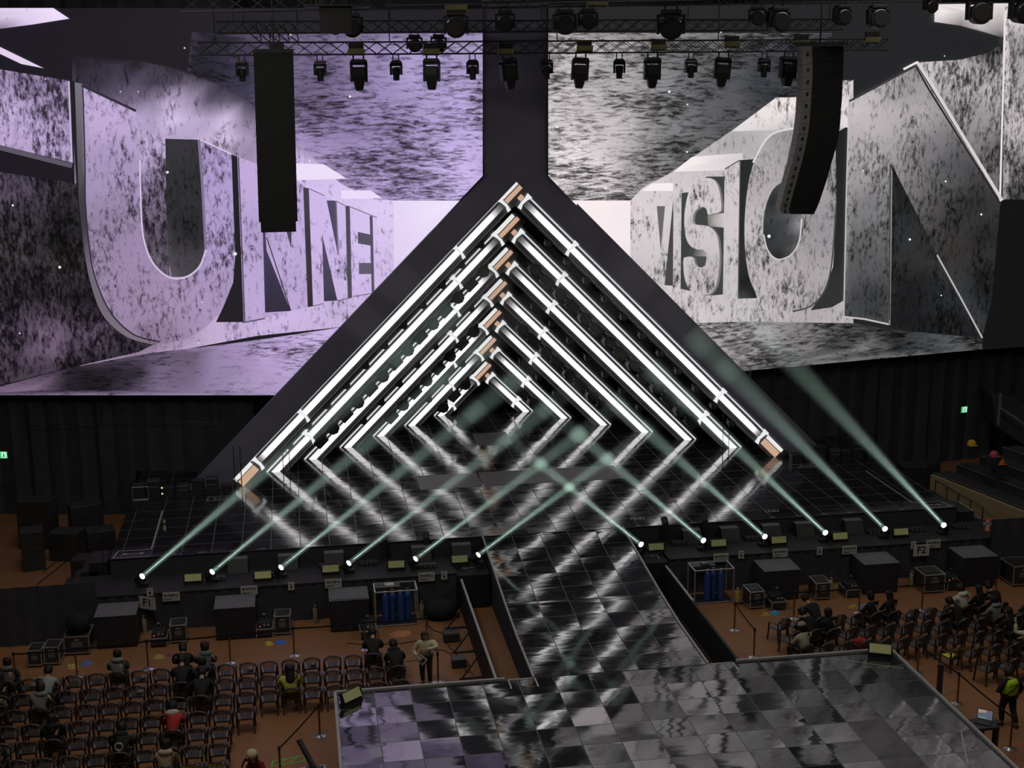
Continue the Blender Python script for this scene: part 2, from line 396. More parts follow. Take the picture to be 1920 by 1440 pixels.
under(MB().box(-3.68, -2.58, 8.2, 10.1, FZ, LZ-0.1).build('deck', MATTE), wk); arrow(m, (-2.75, 8.9), (-3.45, 8.9), LZ-0.094, 0.2, False); under(m.build('floor_marking', TAPE), wk)
wk = thing('side_platform', 'small black side platform with a taped arrow right of the runway top', 'platform', (3.1, 8.9, FZ))
under(MB().box(2.58, 3.68, 8.2, 10.1, FZ, LZ-0.1).build('deck', MATTE), wk); m = MB(); arrow(m, (2.75, 8.9), (3.4, 8.9), LZ-0.094, 0.2, False); tape(m, [(3.45, 8.6), (3.45, 9.2)], LZ-0.094, 0.035); under(m.build('floor_marking', TAPE), wk)

# ------------------------------------------------------------------ LED screens with the moving picture they show
def sm(pts, closed=False, n=4):
    P = [np.array(p, float) for p in pts]; out = []; m = len(P)
    for i in range(m if closed else m-1):
        if closed: a, b, c, d = P[i-1], P[i], P[(i+1) % m], P[(i+2) % m]
        else: a, b, c, d = P[max(i-1, 0)], P[i], P[i+1], P[min(i+2, m-1)]
        for k in range(n):
            t = k/n; out.append(tuple(0.5*((2*b)+(c-a)*t+(2*a-5*b+4*c-d)*t*t+(3*b-a-3*c+d)*t**3)))
    if not closed: out.append(tuple(P[-1]))
    return out
class Pic:
    def __init__(s, O, Nn): s.O = np.array(O); s.N = np.array(Nn); s.k = 0; s.v = []; s.f = []; s.c = []; s.g = []
    def layer(s, pts, ctrl, g=0.0, st=0.0, step=34.0):
        s.k += 1; O = s.O + s.N*(0.0035*s.k)
        if isinstance(ctrl, tuple): ctrl = [(0, 0, ctrl)]
        P = np.array(pts, float); n = len(P)
        vs = [Vector(p) for p in P]; ed = [(i, (i+1) % n) for i in range(n)]
        if len(ctrl) > 1:
            x0, y0 = P.min(0); x1, y1 = P.max(0)
            for yy in np.arange(y0+step/2, y1, step):
                for xx in np.arange(x0+step/2, x1, step):
                    ins = False; j = n-1
                    for i in range(n):
                        if (P[i,1] > yy) != (P[j,1] > yy) and xx < (P[j,0]-P[i,0])*(yy-P[i,1])/(P[j,1]-P[i,1])+P[i,0]: ins = not ins
                        j = i
                    if ins: vs.append(Vector((xx, yy)))
        r = delaunay_2d_cdt(vs, ed, [], 1, 1e-4)
        b = len(s.v); cx = np.array([c[:2] for c in ctrl], float); cc = np.array([lin(c[2]) for c in ctrl])
        for p in r[0]:
            s.v.append(tuple(at_plane(p.x, p.y, O, s.N)))
            if len(ctrl) == 1: s.c.append(cc[0])
            else:
                w = 1.0/(((cx-np.array([p.x, p.y]))**2).sum(1)+60)**1.25; s.c.append((w[:, None]*cc).sum(0)/w.sum())
            s.g.append((g, st))
        s.f += [tuple(b+i for i in f) for f in r[2]]
        return s
    def strip(s, pts, wd, c):
        P = [Vector(p) for p in pts]; L_, R_ = [], []
        for i, p in enumerate(P):
            d = (P[min(i+1, len(P)-1)]-P[max(i-1, 0)]).normalized(); nn = Vector((-d.y, d.x))*(wd/2); L_.append(tuple(p+nn)); R_.append(tuple(p-nn))
        return s.layer(L_ + R_[::-1], c)
    def dot(s, x, y, r, c=(250, 248, 250)): return s.layer([(x+r*math.cos(t*0.785), y+r*math.sin(t*0.785)) for t in range(8)], c)
    def build(s, name, parent):
        me = bpy.data.meshes.new(name); me.from_pydata(s.v, [], s.f); me.materials.append(SCREENM)
        ca = me.color_attributes.new('Col', 'FLOAT_COLOR', 'POINT'); ca.data.foreach_set('color', np.concatenate([np.array(s.c), np.ones((len(s.c), 1))], 1).astype('f').ravel())
        cg = me.color_attributes.new('grunge', 'FLOAT_COLOR', 'POINT'); gg = np.array(s.g); cg.data.foreach_set('color', np.stack([gg[:,0], gg[:,1], gg[:,0]*0, gg[:,0]*0+1], 1).astype('f').ravel())
        o = bpy.data.objects.new(name, me); COL.objects.link(o); return under(o, parent)
    def cabinet(s, pts, parent):
        f = [tuple(at_plane(x, y, s.O-s.N*0.002, s.N)) for x, y in pts]
        return under(MB().prism(f, -s.N*0.16).build('cabinet', GEAR), parent)

sl = thing('led_screen', 'huge left LED screen showing purple-lit concrete letters UNNEL', 'screen', (-9, 18.8, 4.3))
outl = [(-150, 15), (905, 15), (905, 330), (520, 741), (-150, 741)]
p = Pic(PL_O, PL_N); p.cabinet(outl, sl); V, Hs = 0.0, 1.0
p.layer(outl, (27, 25, 32))
p.layer([(400,62),(905,62),(905,330),(862,375),(735,376),(700,372),(640,345),(590,312),(480,240),(420,205),(345,190),(360,60)],
  [(600,130,(112,99,132)),(600,200,(118,104,138)),(700,200,(158,140,188)),(800,130,(178,162,212)),(880,200,(190,172,226)),(860,320,(206,186,238)),(720,330,(180,160,210)),(650,230,(140,124,170)),(560,180,(112,98,132)),(560,260,(172,150,200)),(460,150,(48,46,66)),(380,130,(27,26,36)),(420,60,(27,26,34)),(440,210,(50,48,66)),(600,320,(180,160,206)),(850,60,(150,140,175))], 0.85, Hs)
p.layer([(738,376),(862,376),(745,501),(738,508)], [(750,400,(228,212,246)),(820,385,(238,228,252)),(745,480,(226,208,240))], 0.0)
p.layer([(135,105),(255,112),(330,128),(420,160),(480,200),(640,345),(700,373),(738,376),(738,512),(650,612),(480,630),(400,645),(150,690),(140,345)],
  [(140,112,(27,25,32)),(255,118,(27,25,32)),(330,134,(27,25,32)),(420,166,(34,31,42)),(470,200,(60,55,72)),(200,140,(34,31,40)),(300,150,(38,35,46)),(390,178,(70,64,84)),(160,160,(52,47,62)),(240,168,(80,72,94)),(330,210,(224,204,246)),(420,240,(228,208,248)),(450,290,(152,134,166)),(560,340,(214,192,240)),(640,370,(216,196,240)),(720,400,(222,204,244)),(720,480,(214,192,236)),(520,610,(206,184,230)),(420,630,(196,174,212)),(250,230,(186,168,208)),(300,640,(140,118,146))], 0.55, V)
p.layer([(553,306),(607,308),(650,335),(553,338)], (236,222,250)); p.layer([(640,357),(695,357),(717,372),(640,373)], (234,218,250))
p.layer([(-60,730),(0,725),(130,690),(280,662),(420,646),(520,632),(650,612),(520,741),(-60,741)],
  [(60,730,(128,106,134)),(300,720,(122,106,138)),(420,690,(146,128,166)),(520,660,(190,166,214)),(600,640,(204,182,230)),(470,735,(168,148,188)),(350,670,(96,82,104)),(250,700,(36,32,39)),(190,715,(22,20,25)),(150,725,(22,20,25)),(120,720,(30,27,33)),(440,650,(164,142,186))], 0.62, Hs)
p.layer([(-150,300),(150,345),(165,480),(200,570),(290,645),(260,660),(130,690),(0,722),(-150,735)],
  [(20,330,(110,96,122)),(40,380,(70,62,74)),(20,470,(78,70,76)),(100,450,(34,32,38)),(130,400,(44,42,46)),(110,500,(62,58,62)),(60,540,(30,28,34)),(150,560,(28,26,32)),(30,600,(82,70,88)),(90,640,(128,106,132)),(180,640,(112,96,120)),(60,690,(66,56,70)),(150,690,(24,22,27)),(190,675,(24,22,27)),(230,630,(60,52,64))], 1.1, V)
p.layer([(-150,112),(0,130),(128,151),(135,305),(0,272),(-150,235)], [(60,140,(120,104,140)),(20,200,(202,180,226)),(100,230,(186,164,210)),(60,270,(190,168,212)),(120,170,(150,132,170))], 0.9, V)
p.strip([(-150,240),(0,277),(135,311)], 9, (92,84,98)); p.strip([(129,152),(135,305)], 3, (196,180,214))
p.layer([(-150,15),(100,15),(130,35),(60,46),(0,54),(-150,70)], [(0,20,(240,222,250)),(100,24,(240,222,252)),(40,40,(224,204,240)),(0,52,(120,108,130))], 0.15)
p.layer([(-150,40),(0,88),(82,128),(40,120),(0,101),(-150,70)], (226,208,236))
p.layer([(131,150),(152,156),(156,380),(166,470),(150,450)], (30,29,33))
U = [(152,157),(255,208)] + sm([(262,310),(266,420),(275,468),(292,500),(320,521),(350,519),(373,500),(385,468),(384,420),(378,300)]) + [(376,262),(434,288)] + sm([(438,420),(440,480),(436,530),(421,570),(395,605),(360,630),(320,642),(290,642),(255,632),(220,605),(195,570),(175,520),(165,470),(158,380)])
p.layer(U, [(200,220,(194,172,216)),(200,320,(166,148,188)),(200,420,(146,128,160)),(230,540,(154,134,168)),(300,580,(164,140,176)),(380,570,(170,148,188)),(410,450,(180,158,208)),(405,330,(176,156,206)),(290,620,(140,120,150))], 0.72, V)
p.layer([(140,154),(153,157)] + sm([(159,380),(166,470),(176,520),(196,570),(221,605),(255,632),(290,643)]) + sm([(286,646),(238,632),(198,598),(178,558),(161,490),(148,380)]), [(146,200,(120,112,126)),(155,400,(60,56,64)),(172,530,(112,102,116)),(250,634,(120,110,122))])
p.strip([(153,160),(255,208)], 5, (52,46,60)); p.strip(sm([(155,162),(159,300),(160,380),(168,470),(178,520),(198,570),(222,604),(256,630),(300,641)]), 3, (52,46,58))
p.layer([(259,240),(312,260),(312,420)] + sm([(319,520),(292,500),(275,468),(266,420),(262,310)]), [(285,280,(196,176,218)),(290,360,(132,116,146)),(295,450,(92,80,98)),(300,500,(110,98,116))], 1.0, V)
p.layer([(310,260),(373,262)] + sm([(382,420),(384,466),(373,498),(350,517),(322,519)]) + [(314,480),(312,400)], [(340,280,(52,50,57)),(350,340,(43,43,46)),(350,430,(34,34,38)),(330,500,(44,42,47)),(318,505,(104,96,108))], 0.5, V)
p.strip(sm([(262,300),(266,420),(275,468),(292,500),(320,521),(350,519),(374,500),(386,468)]), 3.2, (206,192,218)); p.strip([(373,262),(379,340),(386,468)], 5, (126,112,142)); p.strip([(376,262),(434,289)], 3, (214,196,230))
p.layer([(434,290),(446,294),(458,604),(405,604),(421,570),(437,530),(441,480)], (31,29,36))
p.layer([(445,293),(485,309),(557,340),(570,348),(578,575),(545,583),(497,596),(457,604)], [(465,330,(192,170,218)),(470,560,(188,166,212)),(560,450,(194,174,222)),(530,470,(190,168,216)),(490,450,(176,156,204))], 0.62, V)
p.layer([(489,330),(500,470),(545,583),(497,586),(493,440)], [(500,460,(66,58,84)),(515,570,(50,44,62))], 0.3, V); p.layer([(520,300),(547,340),(546,466),(536,430)], (70,62,84)); p.strip([(500,445),(545,582)], 2, (54,46,62))
p.layer([(568.5,351),(579,353),(587,574),(577,576)], [(572,360,(70,64,76)),(580,560,(44,40,48))])
p.strip([(455,605),(497,597)], 2.5, (90,80,100)); p.strip([(447,295),(459,603)], 2, (60,52,68))
p.layer([(579,354),(612,369),(648,386),(652,559),(633,563),(607,569),(587,573)], [(595,380,(206,184,234)),(640,420,(204,184,234)),(600,540,(200,178,226)),(640,550,(206,184,232))], 0.5, V)
p.layer([(612.5,376),(628.6,376),(634,479)], (80,72,96)); p.strip([(630,377),(634,478)], 2.5, (112,102,124)); p.layer([(604,440),(607.4,565),(632.6,563.5)], [(606,480,(88,80,104)),(615,560,(52,48,72))])
p.layer([(647.7,386),(655.8,386),(660,558.5),(652,559)], (78,72,86))
p.layer([(656,387),(707.5,408.5),(703,548),(660.8,555.5)], [(665,400,(214,194,240)),(690,480,(212,192,238)),(670,545,(204,182,230))], 0.4, V)
p.layer([(693,404.5),(698.6,405.5),(702,549),(697,551)], (84,78,96)); p.layer([(671,434.7),(694,439.7),(694.6,460.5),(671.3,456.4)], (84,78,98)); p.layer([(673,493),(695.4,493),(696,513.6),(673,514)], (96,88,110))
for a in ([(587,574),(607,569)], [(633,564),(660,558)], [(661,556),(697,550)], [(580,354),(609,367)], [(631,377),(648,386)], [(657,388),(707,408)]): p.strip(a, 1.6, (110,98,122))
for x, y, r in ((112,501,2.6),(441,476,3.2),(24,385,2.0),(314,323,2.4),(37,625,1.4),(85,148,1.3),(346,90,1.5),(226,172,1.2),(259,172,1.2),(379,567,1.3),(581,301,1.4),(656,181,2.2),(372,643,1.2),(544,66,2.6)): p.dot(x, y, r)
p.build('picture', sl)

sr = thing('led_screen', 'huge right LED screen showing grey-lit concrete letters VISION', 'screen', (9, 18.8, 4.4))
outr = [(1028, 9), (2060, 3), (2060, 634), (1840, 655), (1380, 697), (1028, 330)]
p = Pic(PR_O, PR_N); p.cabinet(outr, sr)
p.layer(outr, (33,34,36))
p.layer([(1028,62),(1560,62),(1560,100),(1500,185),(1455,183),(1372,245),(1300,300),(1205,360),(1182,376),(1072,376),(1028,330)],
  [(1060,120,(204,196,198)),(1060,200,(214,206,208)),(1060,300,(244,234,236)),(1120,340,(240,230,232)),(1150,130,(172,168,170)),(1160,230,(204,196,198)),(1250,200,(138,137,141)),(1250,280,(128,127,130)),(1340,180,(92,93,98)),(1340,230,(84,85,88)),(1420,150,(60,64,70)),(1440,200,(44,46,50)),(1500,100,(46,50,56)),(1190,340,(170,165,168)),(1290,290,(112,111,113)),(1300,100,(100,100,104)),(1060,60,(180,174,176))], 0.95, Hs)
p.layer([(1072,376),(1182,376),(1182,484)], [(1100,380,(250,238,240)),(1170,400,(244,232,236))])
p.layer([(1182,376),(1205,352),(1262,322),(1300,294),(1372,245),(1455,183),(1510,183),(1600,150),(1600,612),(1300,605),(1182,486)],
  [(1200,400,(222,212,215)),(1240,380,(214,206,208)),(1300,340,(206,198,200)),(1380,270,(170,166,168)),(1440,240,(190,184,186)),(1590,200,(214,206,208)),(1200,490,(208,200,203)),(1250,560,(214,205,208)),(1400,580,(204,196,198)),(1520,595,(180,173,176)),(1340,300,(196,190,192))], 0.55, V)
p.layer([(1372,246),(1455,183),(1512,182),(1512,243)], [(1400,238,(230,222,222)),(1480,200,(246,236,236)),(1500,235,(180,175,176))], 0.6, V)
p.layer([(1262,322),(1298,294),(1392,287),(1392,318)], [(1290,305,(246,236,238)),(1380,300,(214,206,208))], 0.2, V); p.layer([(1203,358),(1222,344),(1262,343),(1262,358)], (246,236,238))
p.layer([(1231.4,386.5),(1247,386.5),(1239,471)], (104,102,104)); p.layer([(1247.7,381),(1262.6,371),(1246,535),(1230,532),(1240,471)], [(1255,380,(214,206,208)),(1240,520,(204,196,198))], 0.6, V)
p.layer([(1262.6,372),(1262,536),(1246,534.6)], (70,68,70)); p.layer([(1231.4,387),(1239,474),(1225,480)], (214,206,208), 0.4, V)
p.layer([(1276,362),(1291.5,360.5),(1300,345),(1326,331),(1359,331),(1357,552),(1335,554),(1292,545),(1276,541)], [(1340,340,(62,64,64)),(1285,460,(48,54,54)),(1340,520,(50,50,52)),(1310,470,(80,82,82))])
p.layer([(1263.4,369.5),(1278,361.3),(1276,541.4),(1262.6,537.3)], (206,198,200), 0.7, V)
p.layer([(1326,404),(1359,399),(1359,427),(1328,424)], [(1330,414,(90,88,88)),(1352,412,(216,210,208))]); p.layer([(1303,468),(1325,468),(1326,481),(1300,480)], [(1304,474,(60,62,62)),(1322,474,(176,172,170))])
Sx = [(400,520),(385,600),(380,680),(385,760),(400,820),(430,860),(470,878),(510,880),(530,905),(533,940),(525,985),(500,1003),(470,995),(450,965),(440,930),(378,935),(375,1000),(380,1060),(400,1130),(440,1175),(500,1193),(560,1185),(600,1130),(618,1040),(625,950),(622,870),(610,790),(580,740),(540,715),(480,708),(450,700),(440,670),(450,620),(480,590),(510,583),(535,600),(545,638),(580,630),(635,610),(632,520),(615,440),(585,395),(545,382),(500,390),(450,420),(420,460)]
S2 = [(1180+x/3.693, 230+y/3.693) for x, y in sm(Sx, True, 2)]
p.layer([(x+4, y+1) for x, y in S2], (120,117,118)); p.layer(S2, [(1300,370,(214,206,208)),(1330,350,(206,198,200)),(1320,450,(206,198,200)),(1300,530,(204,196,198)),(1345,500,(200,192,194))], 0.62, V, 20)
p.layer([(1386,300.4),(1419.6,298),(1402,350),(1397,420),(1399,480),(1407,515),(1419.6,559),(1383,560)], [(1392,400,(40,42,44)),(1400,540,(30,31,33))])
p.layer([(1358.7,316.7),(1388,300.4),(1384,559),(1355.5,556.3)], [(1370,330,(208,200,202)),(1370,540,(206,198,200))], 0.62, V)
p.strip([(1359,317),(1388,300)], 2, (70,70,70)); p.strip([(1388,300),(1384,559)], 2, (84,82,84))
p.layer([(1520,582),(1546,545),(1562,500),(1568,400),(1566,250),(1590,236),(1588,560),(1560,576)], [(1575,300,(30,32,33)),(1570,480,(36,37,39)),(1560,560,(44,44,46))])
O_ = [(1483,240),(1455,248),(1432,268),(1415,300),(1402,350),(1396,420),(1398,480),(1408,530),(1430,565),(1458,580),(1488,583),(1520,573),(1545,545),(1558,490),(1565,420),(1568,340),(1565,290),(1548,255),(1515,241)]; O_ = sm(O_, True, 3)
p.layer(O_, [(1430,320,(178,171,174)),(1420,430,(196,188,192)),(1450,550,(196,188,191)),(1520,530,(172,165,169)),(1535,430,(150,145,149)),(1540,330,(160,154,158)),(1490,260,(150,147,150))], 0.72, V)
p.strip(sm([(1412,305),(1432,268),(1455,248),(1500,239)]), 3.6, (220,212,214)); p.strip(sm([(1568,380),(1560,490),(1546,545),(1520,574),(1486,584)]), 3, (72,70,72))
Oh = [(1472,340),(1449,356),(1434,395),(1431,440),(1437,466),(1450,482),(1465,486),(1485,475),(1498,450),(1503,410),(1502,370),(1492,346)]; Oh = sm(Oh, True, 3)
p.layer(Oh, [(1450,380,(38,42,44)),(1445,440,(44,50,52)),(1468,420,(50,55,57)),(1500,420,(150,145,149)),(1494,465,(96,94,97)),(1480,450,(50,51,53)),(1460,478,(34,35,37)),(1485,400,(84,86,88))], 0.3, V, 12)
p.strip(sm([(1432,440),(1438,466),(1451,483),(1466,486),(1486,475),(1499,450),(1503,410)]), 2.6, (206,200,202))
p.layer([(1574,152),(1592,150),(1592,240),(1574,236)], (226,218,220), 0.7, V)
p.layer([(1752,8),(2060,4),(2060,40),(1905,60),(1878,70),(1800,48),(1752,41)], [(1780,16,(250,240,240)),(1840,20,(244,234,234)),(1870,40,(214,206,206)),(1800,46,(120,116,118)),(1870,68,(40,41,42)),(1960,20,(244,234,234))], 0.15, V)
p.layer([(1722,117),(1800,112),(1850,100),(1884,80),(1877,374)], [(1740,125,(214,206,208)),(1800,130,(196,189,192)),(1860,100,(70,70,72)),(1870,160,(200,192,196)),(1840,230,(150,146,149)),(1868,290,(90,89,92)),(1780,200,(160,155,158)),(1875,350,(120,117,120))], 0.95, V)
p.layer([(1885,12),(2060,12),(2060,560),(1877,560)], [(1905,20,(238,228,230)),(1905,90,(150,146,148)),(1900,140,(178,172,175)),(1900,240,(204,196,200)),(1900,310,(140,136,139)),(1900,370,(64,64,66)),(1890,450,(36,36,38)),(1900,540,(20,20,22))], 0.95, V)
p.layer([(1592,189),(1718,122),(1876,374),(1880,470),(1860,560),(1842,632),(1757,478),(1710,395),(1672,308),(1668,610),(1582,594)],
  [(1610,200,(206,198,201)),(1700,150,(150,146,149)),(1640,220,(190,183,186)),(1620,300,(172,166,169)),(1720,220,(180,173,176)),(1750,270,(120,118,121)),(1630,400,(122,121,124)),(1620,480,(88,90,92)),(1630,560,(56,58,60)),(1790,300,(80,79,82)),(1840,370,(46,45,47)),(1800,400,(52,50,51)),(1790,470,(52,48,46)),(1850,440,(32,33,35)),(1850,540,(18,18,20)),(1820,560,(52,57,60))], 0.75, V)
p.layer([(1672,308),(1716,395),(1757,478),(1842,632),(1700,620),(1668,610)], [(1685,360,(30,31,32)),(1690,440,(46,49,51)),(1740,480,(52,51,51)),(1720,540,(28,29,31)),(1780,560,(40,44,47)),(1700,590,(24,25,27)),(1780,610,(28,29,31))], 0.8, V)
p.layer([(1876,374),(2060,374),(2060,640),(1842,656),(1842,632),(1860,560)], (17,17,19))
p.strip([(1884.5,22),(1881,160),(1875,378)], 3.5, (232,224,226)); p.strip([(1717,124),(1740,165),(1877,384)], 3.5, (40,40,42)); p.strip([(1720,117),(1748,160),(1879,376)], 6, (214,206,208))
p.strip([(1592,190),(1716,124)], 4, (58,57,59)); p.strip([(1694,130),(1721,116)], 4, (236,228,230)); p.strip([(1592,190),(1587,360),(1582,594)], 2.5, (190,184,187))
p.strip([(1672,320),(1671,420),(1668,610)], 3, (128,126,128)); p.strip([(1582,594),(1620,598),(1666,608)], 3, (196,190,192)); p.strip([(1757,478),(1800,556),(1842,634)], 3, (186,181,184)); p.strip([(1669,308),(1668,600)], 2, (60,60,62))
p.layer([(1295,606),(1400,603),(1600,606),(1668,618),(1742,625),(1842,634),(1842,655),(1380,697)],
  [(1340,630,(196,188,190)),(1370,670,(150,146,148)),(1430,640,(176,170,172)),(1450,680,(120,118,120)),(1520,640,(140,136,138)),(1540,670,(84,84,86)),(1565,665,(32,33,35)),(1620,655,(126,123,126)),(1655,670,(96,95,97)),(1690,655,(30,32,33)),(1740,655,(60,68,70)),(1780,648,(92,94,96)),(1830,640,(84,84,86)),(1600,622,(70,68,70)),(1660,622,(50,50,52))], 0.9, Hs)
for x, y, r in ((1442,443,3.2),(1706,449,2.2),(1840,402,2.0),(1765,554,1.4),(1288,285,1.8),(1255,172,2.4),(1289,196,1.5),(1773,340,1.8),(1771,105,1.2),(1618,320,1.3),(1352,59,2.4),(1045,238,2.0),(1135,354,1.6)): p.dot(x, y, r)
p.build('picture', sr)
# ------------------------------------------------------------------ the seven glowing arches
BAR = em_attr('tube_glow', 2.1); LINE = em('tube_line', (0.93, 0.93, 0.98), 0.75); THIN = em('tube_thin_line', (0.8, 0.75, 0.75), 0.10)
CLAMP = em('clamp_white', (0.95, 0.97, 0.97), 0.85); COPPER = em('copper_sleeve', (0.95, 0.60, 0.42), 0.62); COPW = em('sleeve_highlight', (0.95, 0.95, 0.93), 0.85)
LEGB = pm('arch_leg_black', (0.11, 0.108, 0.12), 0.5, scale=2)  # leg black lifted to stand for the haze between the arches
ARCH = []
SIZE = ['largest', 'second largest', 'third largest', 'fourth largest', 'fifth largest', 'second smallest', 'smallest']
for k in range(7):
    y0 = 18.0+1.6*k; hw = 11.3-1.54*k; zb = MZ; top = MZ+hw
    sc = 1.0-0.02*k; W = 0.118*sc
    a = thing('light_arch', SIZE[k]+' of the nested white glowing tube arches on the stage, '+('frontmost of the seven' if k == 0 else 'rearmost, deep in the tunnel' if k == 6 else ORD[k]+' from the front'), 'light arch', (0, y0, zb), group='nested glowing arches')
    ARCH.append(a)
    for sg in (-1, 1):
        ax = Vector((0, y0, top)); d = Vector((sg*1, 0, -1)).normalized(); n = Vector((sg*1, 0, 1)).normalized(); f = Vector((0, -1, 0))
        ln = hw*math.sqrt(2)
        lo = 0.16 if sg > 0 else 0.02
        def Pt(s, q, fr): return ax + d*s + n*q + f*fr
        end = ln-0.95 if k == 0 else ln
        t0 = (0.50 if sg > 0 else 0.62)*sc              # where the glowing bar starts
        m = MB().prism([Pt(lo, 0.42*sc, 0), Pt(ln+0.42*sc, 0.42*sc, 0), Pt(ln-0.36*sc, -0.36*sc, 0), Pt(lo, -0.36*sc, 0)], -f*0.22)
        leg = under(m.build('leg', LEGB), a)
        # glowing half-round bar with dimmed ends
        ss = [t0, t0+0.12, t0+0.35, t0+0.6, t0+0.9]; bb = [0.008, 0.03, 0.12, 0.38, 0.8]
        e2 = end-(0.35 if k == 0 else 0.0)
        if k == 0: ss += [e2-0.7, e2-0.4, e2-0.2, e2]; bb += [1, 0.5, 0.15, 0.02]
        else: ss += [t0+1.2, e2]; bb += [1, 1]
        if k != 0: ss.insert(5, t0+1.05); bb.insert(5, 1.0)
        else: ss.insert(5, t0+1.1); bb.insert(5, 1.0)
        vs = []; cs_ = []
        NS = 7
        for s_, b_ in zip(ss, bb):
            for i in range(NS):
                t = math.pi*i/(NS-1); vs.append(Pt(s_+(W*math.cos(t) if k and s_ == ss[-1] else 0), W*math.cos(t), 0.01+0.08*math.sin(t))); cs_.append((b_, b_*0.955, b_*0.975, 1))
        m = MB().add(vs, [(r*NS+i, r*NS+i+1, (r+1)*NS+i+1, (r+1)*NS+i) for r in range(len(ss)-1) for i in range(NS-1)])
        o = m.build('glow_tube', BAR); me = o.data
        ca = me.color_attributes.new('Col', 'FLOAT_COLOR', 'POINT'); ca.data.foreach_set('color', np.array(cs_, 'f').ravel()); under(o, a)
        under(MB().ribbon([Pt(t0-0.1, 0.26*sc, 0.03), Pt(end-0.1 if k == 0 else ln+0.25*sc, 0.26*sc, 0.03)], 0.030*sc, 0.02, f).build('edge_light', LINE), a)
        under(MB().ribbon([Pt(t0-0.1, -0.31*sc, 0.03), Pt(end if k == 0 else ln-0.33*sc, -0.31*sc, 0.03)], 0.010*sc, 0.012, f).build('inner_line', THIN), a)
        # clamps, copper sleeves and a highlight strip, emissive like the LED tube picture
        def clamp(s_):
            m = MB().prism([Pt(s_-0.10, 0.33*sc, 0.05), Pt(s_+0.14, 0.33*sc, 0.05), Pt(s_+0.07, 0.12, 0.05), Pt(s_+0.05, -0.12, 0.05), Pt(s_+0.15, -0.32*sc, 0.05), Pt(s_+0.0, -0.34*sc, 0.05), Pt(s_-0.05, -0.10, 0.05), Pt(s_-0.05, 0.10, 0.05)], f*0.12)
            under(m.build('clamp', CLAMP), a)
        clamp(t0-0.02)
        d1 = min(3.15-0.14*k, ln*0.74)
        for dd in (d1, d1+8.9-0.15*k):
            if dd < end-0.5: clamp(dd)
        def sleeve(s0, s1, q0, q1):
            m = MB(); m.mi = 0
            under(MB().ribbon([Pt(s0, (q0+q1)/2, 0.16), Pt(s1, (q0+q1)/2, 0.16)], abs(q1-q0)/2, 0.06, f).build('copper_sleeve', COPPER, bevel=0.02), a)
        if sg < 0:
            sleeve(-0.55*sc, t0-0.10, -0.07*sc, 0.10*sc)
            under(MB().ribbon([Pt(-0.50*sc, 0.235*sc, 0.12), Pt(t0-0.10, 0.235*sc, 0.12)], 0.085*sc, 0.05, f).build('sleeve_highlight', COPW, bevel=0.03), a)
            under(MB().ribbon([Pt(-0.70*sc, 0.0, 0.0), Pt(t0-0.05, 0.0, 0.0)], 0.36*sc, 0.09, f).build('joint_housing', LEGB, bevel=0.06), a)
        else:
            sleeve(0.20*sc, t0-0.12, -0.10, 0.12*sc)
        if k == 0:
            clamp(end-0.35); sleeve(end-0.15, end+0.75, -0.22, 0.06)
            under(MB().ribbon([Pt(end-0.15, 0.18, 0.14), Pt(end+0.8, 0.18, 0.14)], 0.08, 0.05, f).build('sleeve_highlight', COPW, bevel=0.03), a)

# moving lights mounted between the arches
HEADB = pm('fixture_black', (0.02, 0.02, 0.022), 0.5, spec=0.4); LENS = pm('dark_lens', (0.05, 0.055, 0.06), 0.08, spec=1.0)
HOOP = pm('lens_rim', (0.35, 0.36, 0.38), 0.25, 0.8)
def spot_proto(round_, label):
    t = thing('wash_light', label, 'stage light')
    MB().box(-0.13, 0.13, 0.0, 0.16, -0.16, 0.16).build('base', HEADB, t)
    if round_:
        h = MB().cyl((0, -0.05, 0), (0, -0.34, 0), 0.20, 0.19, 8).build('head', HEADB, t)
        MB().cyl((0, -0.33, 0), (0, -0.355, 0), 0.15, n=12).build('lens', LENS, h)
    else:
        h = MB().box(-0.20, 0.20, -0.32, -0.05, -0.15, 0.15).build('head', HEADB, t, bevel=0.02)
        MB().box(-0.16, 0.16, -0.335, -0.31, -0.11, 0.11).build('lens', LENS, h)
    MB().cyl((-0.21, -0.15, 0), (-0.21, 0.08, 0), 0.03).cyl((0.21, -0.15, 0), (0.21, 0.08, 0), 0.03).box(-0.21, 0.21, 0.05, 0.10, -0.03, 0.03).build('yoke', HEADB, t)
    return t
proto = {}
for k in range(1, 7):
    y0 = 18.0+1.6*k; hw = 11.3-1.54*k; top = MZ+hw; ln = hw*math.sqrt(2)
    big = k in (2, 4, 6)
    step = 0.74 if big else 1.10
    s = 0.9 if big else 1.3; i = 0
    while s < ln-0.5:
        for sg in (-1, 1):
            nn = Vector((sg, 0, 1)).normalized(); d = Vector((sg, 0, -1)).normalized()
            off = 0.62 if big else 0.62
            pos = Vector((0, y0-1.33, top)) + d*s + nn*off
            rnd = (i % 2 == 0) if big else True
            side = 'left' if sg < 0 else 'right'
            lab = f"small black {'round' if rnd else 'square'} stage light, {ORD[min(i,19)]} down the {side} leg of the {SIZE[k]} arch"
            key = rnd
            if key not in proto:
                proto[key] = spot_proto(rnd, lab); o = proto[key]; o.location = pos
            else: o = dup(proto[key], pos, 0, lab)
            o['label'] = lab; o['group'] = f'stage lights along the {SIZE[k]} arch'
            sc_ = 1.38 if big else 0.80
            o.scale = (sc_, sc_, sc_); o.rotation_euler = (0, sg*R(45), 0)
        s += step; i += 1

